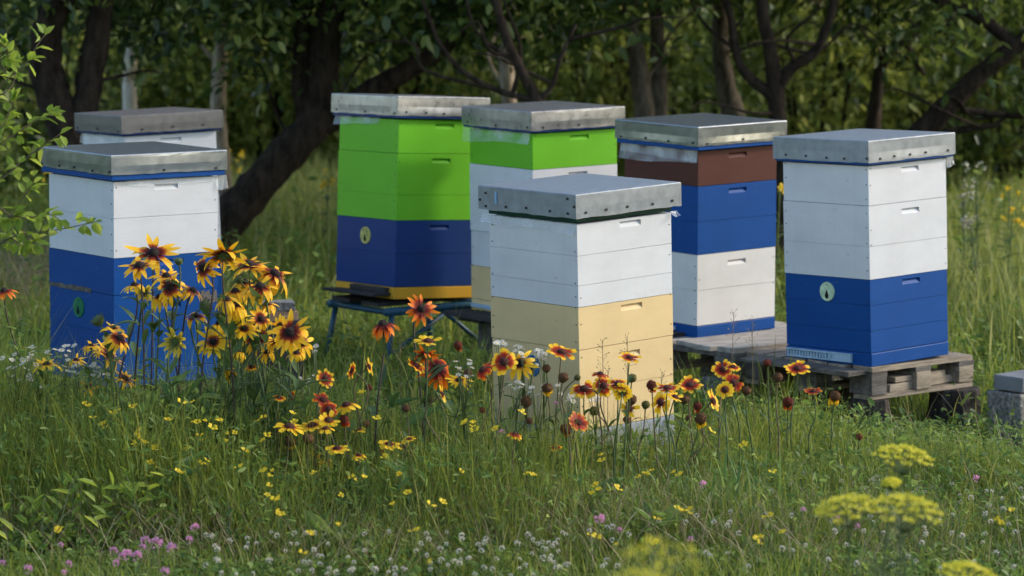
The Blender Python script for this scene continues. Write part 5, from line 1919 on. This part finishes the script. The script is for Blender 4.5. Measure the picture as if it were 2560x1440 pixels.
while cnt < 230:
    zone = rw.random()
    if zone < .42:
        px, py = rw.uniform(500, 1450), rw.uniform(1330, 1440)
    elif zone < .78:
        px, py = rw.gauss(2250, 230), rw.gauss(1230, 70)
    else:
        px, py = rw.uniform(1450, 2560), rw.uniform(1280, 1430)
    if not (0 < px < 2560 and 1110 < py < 1440):
        continue
    Y = yground(py, .16)
    right = px > 1450
    small_flower("white_clover", px, py, Y, WCL[cnt % 4], rw.uniform(12, 20), 1700 + cnt, STEM_G,
                 "small off-white clover head among the low grass at " + ("lower right" if right else "bottom centre"), "clover",
                 "white clover heads at " + ("lower right" if right else "bottom centre"), tilt=.4)
    cnt += 1

# ------------------------------------------------------------------ iris-like tufts
def tuft(px, py, Y, n, h, seed, label, spread=.05):
    r = np.random.default_rng(seed)
    c = at(px, py, Y)
    P = np.stack([r.normal(0, spread, n), r.normal(0, spread, n), np.full(n, -.01)], 1)
    global rng
    V, Q, T, ti, al = blades(n, P, h * r.uniform(.55, 1.1, n), r.uniform(.012, .022, n) * (.45 if n >= 30 else 1), r.uniform(0, 6.28, n), r.uniform(.03, .32, n), r.uniform(0, .25, n), r.beta(2, 2, n), (0, .25, .5, .75, 1.0))
    o = link("iris_tuft", mesh_np("iris_tuft", V, [Q, T], {"tint": ti}, [G_IRIS]))
    o.location = (c.x, Y, float(gz(c.x, Y)))
    tag(o, label, "iris tuft", "tufts of sword-shaped leaves")
for i, (px, Y, n, h, lab) in enumerate((
    (1740, 12.25, 26, .34, "broad tuft of sword-shaped leaves below the cream hive's right edge"),
    (1860, 12.35, 26, .36, "tall tuft of sword-shaped leaves left of the dill umbels"),
    (1950, 12.5, 16, .28, "thin tuft of sword-shaped leaves just beside the dill umbels"),
    (1560, 12.1, 16, .27, "tuft of sword-shaped leaves under the round yellow gaillardia"),
    (1640, 12.35, 14, .28, "tuft of sword-shaped leaves before the grey-blue stand"),
    (560, 11.95, 20, .33, "tuft of sword-shaped leaves at the foot of the rudbeckia clump"),
    (390, 11.95, 16, .27, "tuft of sword-shaped leaves above the pink clover group"),
    (90, 12.0, 14, .33, "tuft of sword-shaped leaves in the straw at lower left"),
    (820, 12.1, 14, .28, "tuft of sword-shaped leaves below the yellow gaillardias"),
    (960, 11.9, 16, .26, "tuft of sword-shaped leaves at bottom centre left"),
    (1150, 12.2, 14, .25, "tuft of sword-shaped leaves left of the cream hive"),
    (1330, 12.3, 14, .25, "tuft of sword-shaped leaves below the cream hive's shaded side"),
    (1420, 12.35, 30, .26, "fine-bladed tuft below the brown seed balls"),
    (1500, 12.5, 30, .24, "fine-bladed tuft just before the cream hive's front corner"),
    (1680, 12.5, 34, .28, "fine-bladed tuft at the foot of the cream hive's right edge"),
    (1790, 12.6, 34, .30, "fine-bladed tuft between the cream hive and the slatted pallet"),
    (1900, 12.2, 30, .27, "fine-bladed tuft left of the dill umbels, nearer than the others"),
    (2060, 12.9, 30, .25, "fine-bladed tuft below the rightmost hive's pallet"),
    (1000, 12.3, 30, .28, "fine-bladed tuft below the big drooping orange rudbeckia"),
    (640, 12.0, 30, .28, "fine-bladed tuft below the rudbeckia clump's right half"),
    (250, 12.35, 14, .36, "tuft of sword-shaped leaves in the dark weeds at left"))):
    tuft(px, 1250, Y, n, h, 60 + i, lab, .10 if n >= 30 else .05)

# basal leaves of the rudbeckia clump and other broad herbs
def herb(px, Y, n, h, L, seed, label, mname=G_IRIS, wr=.28):
    r = np.random.default_rng(seed)
    x = (px - 1280) / ppm(Y)
    z = r.uniform(.04, h, n)
    P = np.stack([r.normal(0, .06, n), r.normal(0, .05, n), z], 1)
    a = r.uniform(0, 6.28, n)
    D = unit(np.stack([np.cos(a), np.sin(a), r.uniform(.3, 1.6, n)], 1))
    Nn = unit(r.normal(0, .3, (n, 3)) + np.array([0, -.3, 1.0]))
    LL = L * r.uniform(.6, 1.2, n)
    V, Q, T = leaves(P, D, Nn, LL, LL * wr, r.beta(2, 2, n), .15, .12)
    root = empty("leafy_weed", (x, Y, float(gz(x, Y))))
    link("foliage", mesh_np("foliage", V, [Q], {"tint": T}, [mname]), root)
    random.seed(seed)
    b = MB()
    for k in range(5):
        b.tube([(r.normal(0, .02), r.normal(0, .02), -.01), (r.normal(0, .04), r.normal(0, .03), h * .5), (r.normal(0, .06), r.normal(0, .05), h)], [.004, .003, .0015], 5)
    b.build("stem", [STEM_G], root)
    tag(root, label, "leafy weed", "leafy weeds in the meadow")
for i, a in enumerate((
    (380, 12.45, 40, .5, .15, "leafy rudbeckia foliage at the left of the clump's stems"),
    (470, 12.5, 44, .52, .15, "leafy rudbeckia foliage in the middle of the clump's stems"),
    (560, 12.5, 44, .5, .15, "leafy rudbeckia foliage below the face-on yellow flower"),
    (650, 12.55, 40, .48, .15, "leafy rudbeckia foliage below the clump's right-hand flowers"),
    (720, 12.6, 26, .4, .14, "leafy rudbeckia foliage at the clump's right edge"),
    (290, 12.6, 26, .42, .13, "leafy rudbeckia foliage below the lower left flowers"),
    (945, 12.6, 24, .45, .14, "grey-green foliage under the big drooping orange rudbeckia"),
    (1060, 12.6, 18, .34, .12, "foliage under the orange flowers left of the cream hive"),
    (330, 11.75, 46, .30, .07, "bright leafy weed at lower left above the pink clover"),
    (180, 11.7, 46, .28, .07, "bright leafy weed near the lower left corner"),
    (70, 11.6, 40, .24, .07, "leafy weed filling the lower left corner"),
    (870, 11.75, 12, .12, .17, "broad plantain-like leaf rosette at bottom centre left"),
    (1640, 11.9, 16, .16, .13, "yellowing leafy weed at bottom right of centre"),
    (1490, 12.1, 26, .25, .08, "leafy weed below the cream hive's front corner"),
    (620, 12.2, 22, .3, .12, "lance-leaved weed under the rudbeckia clump's right half"),
    (780, 12.3, 24, .3, .12, "lance-leaved weed between the rudbeckias and the yellow gaillardias"),
    (890, 12.15, 22, .26, .11, "lance-leaved weed just below the yellow gaillardias"),
    (1040, 12.1, 24, .28, .12, "lance-leaved weed midway between the metal stand and the bottom edge"),
    (1190, 12.35, 22, .28, .11, "lance-leaved weed left of the cream hive's lower box"),
    (460, 12.0, 24, .32, .11, "lance-leaved weed below the left half of the rudbeckia clump"),
    (200, 12.3, 24, .36, .10, "lance-leaved weed below the fleabane at left"),
    (2160, 13.6, 34, .26, .05, "fine leafy weed before the rightmost pallet"),
    (1710, 13.4, 30, .28, .06, "leafy weed at the cream hive's right edge"))):
    herb(*a[:5], 700 + i, a[5], G_IRIS if i < 8 or 'lance' in a[5] else L_BRIGHT if i in (8, 9, 10) else G_WEED, .26 if i < 8 or 'lance' in a[5] else .38)

# ------------------------------------------------------------------ dill umbels close to the lens
def dill(px, py, Y, wpx, seed, label, nrm=(0, -.3, 1), thin=1.0):
    rnd = random.Random(seed)
    H = at(px, py, Y)
    R = wpx / ppm(Y) / 2
    foot = Vector((H.x + rnd.uniform(-.05, .05), H.y + .03, 0))
    root = empty("dill_plant", foot)
    tag(root, label, "dill", "yellow dill umbels in the foreground")
    hp = H - foot
    nv = Vector(nrm).normalized()
    q = nv.to_track_quat('Z', 'Y').to_matrix()
    hub = hp - nv * (R * .95)
    b = MB()
    b.tube(smoothline([(0, 0, -.02), Vector((hub.x * .4, hub.y * .4, hub.z * .5)), hub], 5), .0024, 6)
    f = MB()
    for k in range(26):
        rr = R * math.sqrt((k + .5) / 26)
        th = k * 2.399
        e = q @ Vector((rr * math.cos(th), rr * math.sin(th), R * .95 - .35 * rr * rr / R))
        c = hub + e
        b.tube([hub, hub + e * .55 + Vector((0, 0, -.006)), c], .0011, 4)
        for j in range(16):
            if rnd.random() > thin:
                continue
            r2 = R * .19 * math.sqrt((j + .5) / 16)
            t2 = j * 2.399 + k
            p = c + q @ Vector((r2 * math.cos(t2), r2 * math.sin(t2), rnd.uniform(0, .006)))
            b.tube([c - nv * (R * .1), p], .0005, 3, 0, 0, 0, False)
            s = .0042
            for m_ in range(2):
                a = Vector((rnd.gauss(0, 1), rnd.gauss(0, 1), rnd.gauss(0, 1))).normalized() * s
                c2 = a.orthogonal().normalized() * s
                f.add([p + a, p + c2, p - a, p - c2], [(0, 1, 2, 3)], 0, [rnd.random()] * 4)
    # thread leaves
    for k in range(90):
        t = rnd.uniform(.25, .8)
        p = Vector((hub.x * t, hub.y * t, hub.z * t))
        a = rnd.uniform(0, 6.28)
        d = Vector((math.cos(a), math.sin(a), rnd.uniform(.1, .9)))
        b.tube([p, p + d * .05, p + d * .09 + Vector((rnd.uniform(-.03, .03), rnd.uniform(-.03, .03), rnd.uniform(-.01, .03)))], [.0012, .0009, .0004], 3, 0, 0, 0, False)
    b.build("stem", [STEM_G], root)
    f.build("umbel", [C_DILL], root)
for i, a in enumerate((
    (2262, 1122, 9.6, 150, "highest dill umbel, seen nearly edge-on below the pallet", (0.1, -.12, 1)),
    (2118, 1252, 8.8, 165, "left one of the two touching dill umbels at lower right", (-.15, -.2, 1)),
    (2272, 1250, 8.6, 190, "right one of the two touching dill umbels at lower right", (.12, -.16, 1)),
    (2230, 1203, 9.4, 44, "tiny dill umbel between the highest and the touching ones", (0, -.3, 1)),
    (1650, 1385, 6.2, 250, "blurred dill umbel at the bottom right of centre", (.05, -.42, 1)),
    (1600, 1465, 6.0, 210, "blurred dill umbel cut by the bottom edge right of centre", (-.1, -.45, 1)),
    (2425, 1418, 8.4, 150, "dill umbel at the bottom edge near the right corner", (.15, -.16, 1)))):
    dill(a[0], a[1], a[2], a[3], 40 + i, a[4], a[5], .16 if i in (4, 5) else .7)

# ------------------------------------------------------------------ leafy branch reaching in from the left
def left_shrub():
    r = random.Random(5)
    random.seed(5)
    Y = 11.7
    root = empty("leafy_shrub", at(-160, 1200, Y) * 1.0)
    o0 = Vector((at(-160, 1200, Y).x, Y, 0))
    root.location = o0
    tag(root, "bright green leafy branches reaching in from the left picture edge", "shrub")
    tw = MB()
    main = smoothline([(0, 0, -.03), (.02, .02, .6), (.05, 0, 1.2), (.06, 0, 1.8)], 4)
    tw.tube(main, [.012] * 6 + [.008] * (len(main) - 6), 6)
    P, D, Nn, L = [], [], [], []
    lines = [
        [(-90, 330), (0, 215), (60, 165), (95, 110), (112, 88)],
        [(-120, 420), (-20, 370), (30, 340), (90, 300), (130, 285)],
        [(-120, 520), (0, 450), (60, 400), (100, 370), (150, 335)],
        [(-100, 640), (0, 570), (40, 520), (80, 460), (85, 440)],
        [(-100, 700), (0, 610), (60, 585), (140, 575), (215, 560), (235, 555)],
        [(-60, 560), (20, 540), (70, 545), (120, 535), (150, 550)],
        [(-100, 300), (-20, 250), (30, 215), (40, 160)],
        [(-110, 480), (0, 520), (50, 570), (80, 610)],
        [(-110, 260), (-10, 190), (20, 150), (12, 110)],
        [(-120, 400), (-10, 330), (15, 300), (30, 255)],
        [(-100, 600), (10, 590), (60, 615), (90, 600)],
    ]
    for li, ln in enumerate(lines):
        dy = r.uniform(-.12, .12)
        pts = smoothline([at(x, y, Y + dy * (i / 3)) - o0 for i, (x, y) in enumerate(ln)], 6)
        tw.tube(pts, list(np.linspace(.0035, .0013, len(pts))), 5)
        for i in range(4, len(pts)):
            for rep in range(2):
                if r.random() < (.62 if li not in (0, 4) else .42):
                    t = (pts[i] - pts[i - 1]).normalized()
                    d = (t * r.uniform(.2, .9) + Vector((r.uniform(-1, 1), r.uniform(-.8, .8), r.uniform(-.9, .6)))).normalized()
                    P.append(pts[i] + d * .008)
                    D.append(d)
                    Nn.append(Vector((r.gauss(0, .4), r.gauss(-.35, .4), 1)))
                    L.append(r.uniform(.032, .058))
        P.append(pts[-1]); D.append(pts[-1] - pts[-2]); Nn.append(Vector((0, -.5, 1))); L.append(.05)
    tw.build("twigs", [STEM_B], root, True)
    n = len(P)
    L = np.array(L)
    V, Q, T = leaves(np.array(P), np.array(D), unit(np.array(Nn)), L, L * .62, rng.beta(2, 2, n), .12, .07)
    link("leaves", mesh_np("leaves", V, [Q], {"tint": T}, [L_BRIGHT]), root)
left_shrub()

# ------------------------------------------------------------------ tall weeds at the right rear, thin grass panicles
def tall_weed(px, py, Y, seed, label, mflower, n_head, wpx, hd=14):
    rnd = random.Random(seed)
    random.seed(seed)
    H = at(px, py, Y)
    foot = Vector((H.x + rnd.uniform(-.05, .05), Y, 0))
    root = empty("flowering_weed", foot)
    tag(root, label, "flowering weed", "tall weeds at the right rear")
    hp = H - foot
    b = MB()
    b.tube(smoothline([(0, 0, 0), hp * .5 + Vector((.01, 0, 0)), hp], 5), .004, 5)
    f = MB()
    for k in range(n_head):
        e = hp + Vector((rnd.uniform(-.5, .5) * wpx / ppm(Y), rnd.uniform(-.05, .05), rnd.uniform(-.55, .45) * wpx / ppm(Y)))
        b.tube([hp * rnd.uniform(.6, .95), e], .0016, 4)
        s = hd / ppm(Y) / 2 * rnd.uniform(.6, 1.3)
        for q in range(7):
            c = e + Vector((rnd.gauss(0, s * .6), rnd.gauss(0, s * .6), rnd.gauss(0, s * .6)))
            a = Vector((rnd.gauss(0, 1), rnd.gauss(0, 1), rnd.gauss(0, 1))).normalized() * s * .7
            d = a.orthogonal().normalized() * s * .7
            f.add([c + a, c + d, c - a, c - d], [(0, 1, 2, 3)], 0, [rnd.random()] * 4)
    for k in range(16):
        a = rnd.uniform(0, 6.28)
        leaf_strip(b, hp * rnd.uniform(.15, .8), (math.cos(a), math.sin(a), .6), .13, .022, .4, 1)
    b.build("stem", [STEM_G, LEAF_R], root)
    f.build("flower_cluster", [mflower], root)
for i, a in enumerate((
    (2440, 435, 20.0, "tall white-flowered weed right of the rightmost hive's lid", C_DULL, 9, 62, 11),
    (2410, 490, 19.4, "pale cream-flowered weed left of the tall white-flowered one", C_DULL, 11, 50, 10),
    (2425, 545, 19.0, "lower pale weed beside the rightmost hive's white boxes", C_DULL, 8, 40, 12),
    (2530, 545, 19.5, "weed with bright yellow flowers at the right edge", C_YEL, 6, 60, 13),
    (2525, 470, 20.5, "taller weed with a yellow flower near the right edge", C_YEL, 3, 40, 12),
    (820, 445, 22.0, "yellow-flowered weed in the sunlit grass left of the tall green hive", C_YEL, 5, 40, 12),
    (600, 400, 24.0, "yellow-flowered weed behind the leaning trunk", C_YEL, 6, 60, 12),
    (120, 450, 19.0, "orange-yellow flowers deep in shade left of the left hive", C_YEL, 4, 60, 14),
    (1948, 470, 19.0, "yellow flower seen between the two right-hand hives", C_YEL, 3, 12, 14))):
    tall_weed(a[0], a[1], a[2], 300 + i, a[3], a[4], a[5], a[6], a[7])

def panicle(px, py, Y, seed, label):
    rnd = random.Random(seed)
    H = at(px, py, Y)
    foot = Vector((H.x + rnd.uniform(-.03, .03), Y, 0))
    b = MB()
    hp = H - foot
    b.tube(smoothline([(0, 0, 0), hp * .5, hp], 5), .0011, 4)
    for k in range(18):
        t = 1 - .22 * k / 18
        p = hp * t
        d = Vector((rnd.uniform(-1, 1), rnd.uniform(-.6, .6), rnd.uniform(.2, 1))).normalized()
        e = p + d * (.012 + .0013 * k)
        b.tube([p, e], .0005, 3)
        a = d.orthogonal().normalized() * .0022
        b.add([e, e + d * .004 + a, e + d * .010, e + d * .004 - a], [(0, 1, 2, 3)])
    o = b.build("grass_panicle", [STEM_B])
    o.location = foot
    tag(o, label, "grass stalk", "thin grass stalks with seed heads")
for i, a in enumerate(((1506, 850, "thin seeding grass stalk left one before the cream boxes"), (1568, 842, "thin seeding grass stalk right one before the cream boxes"),
                       (1000, 848, "grass stalk with drooping seed head before the metal stand"), (1655, 930, "thin grass stalk at the cream hive's right edge"),
                       (1520, 925, "short seeding grass stalk among the gaillardias"), (1835, 780, "thin dry stalk before the slatted pallet"),
                       (1880, 800, "second thin dry stalk before the slatted pallet, to the right"))):
    panicle(a[0], a[1], 12.6 + .05 * i if a[0] < 1700 else 13.6, 500 + i, a[2])
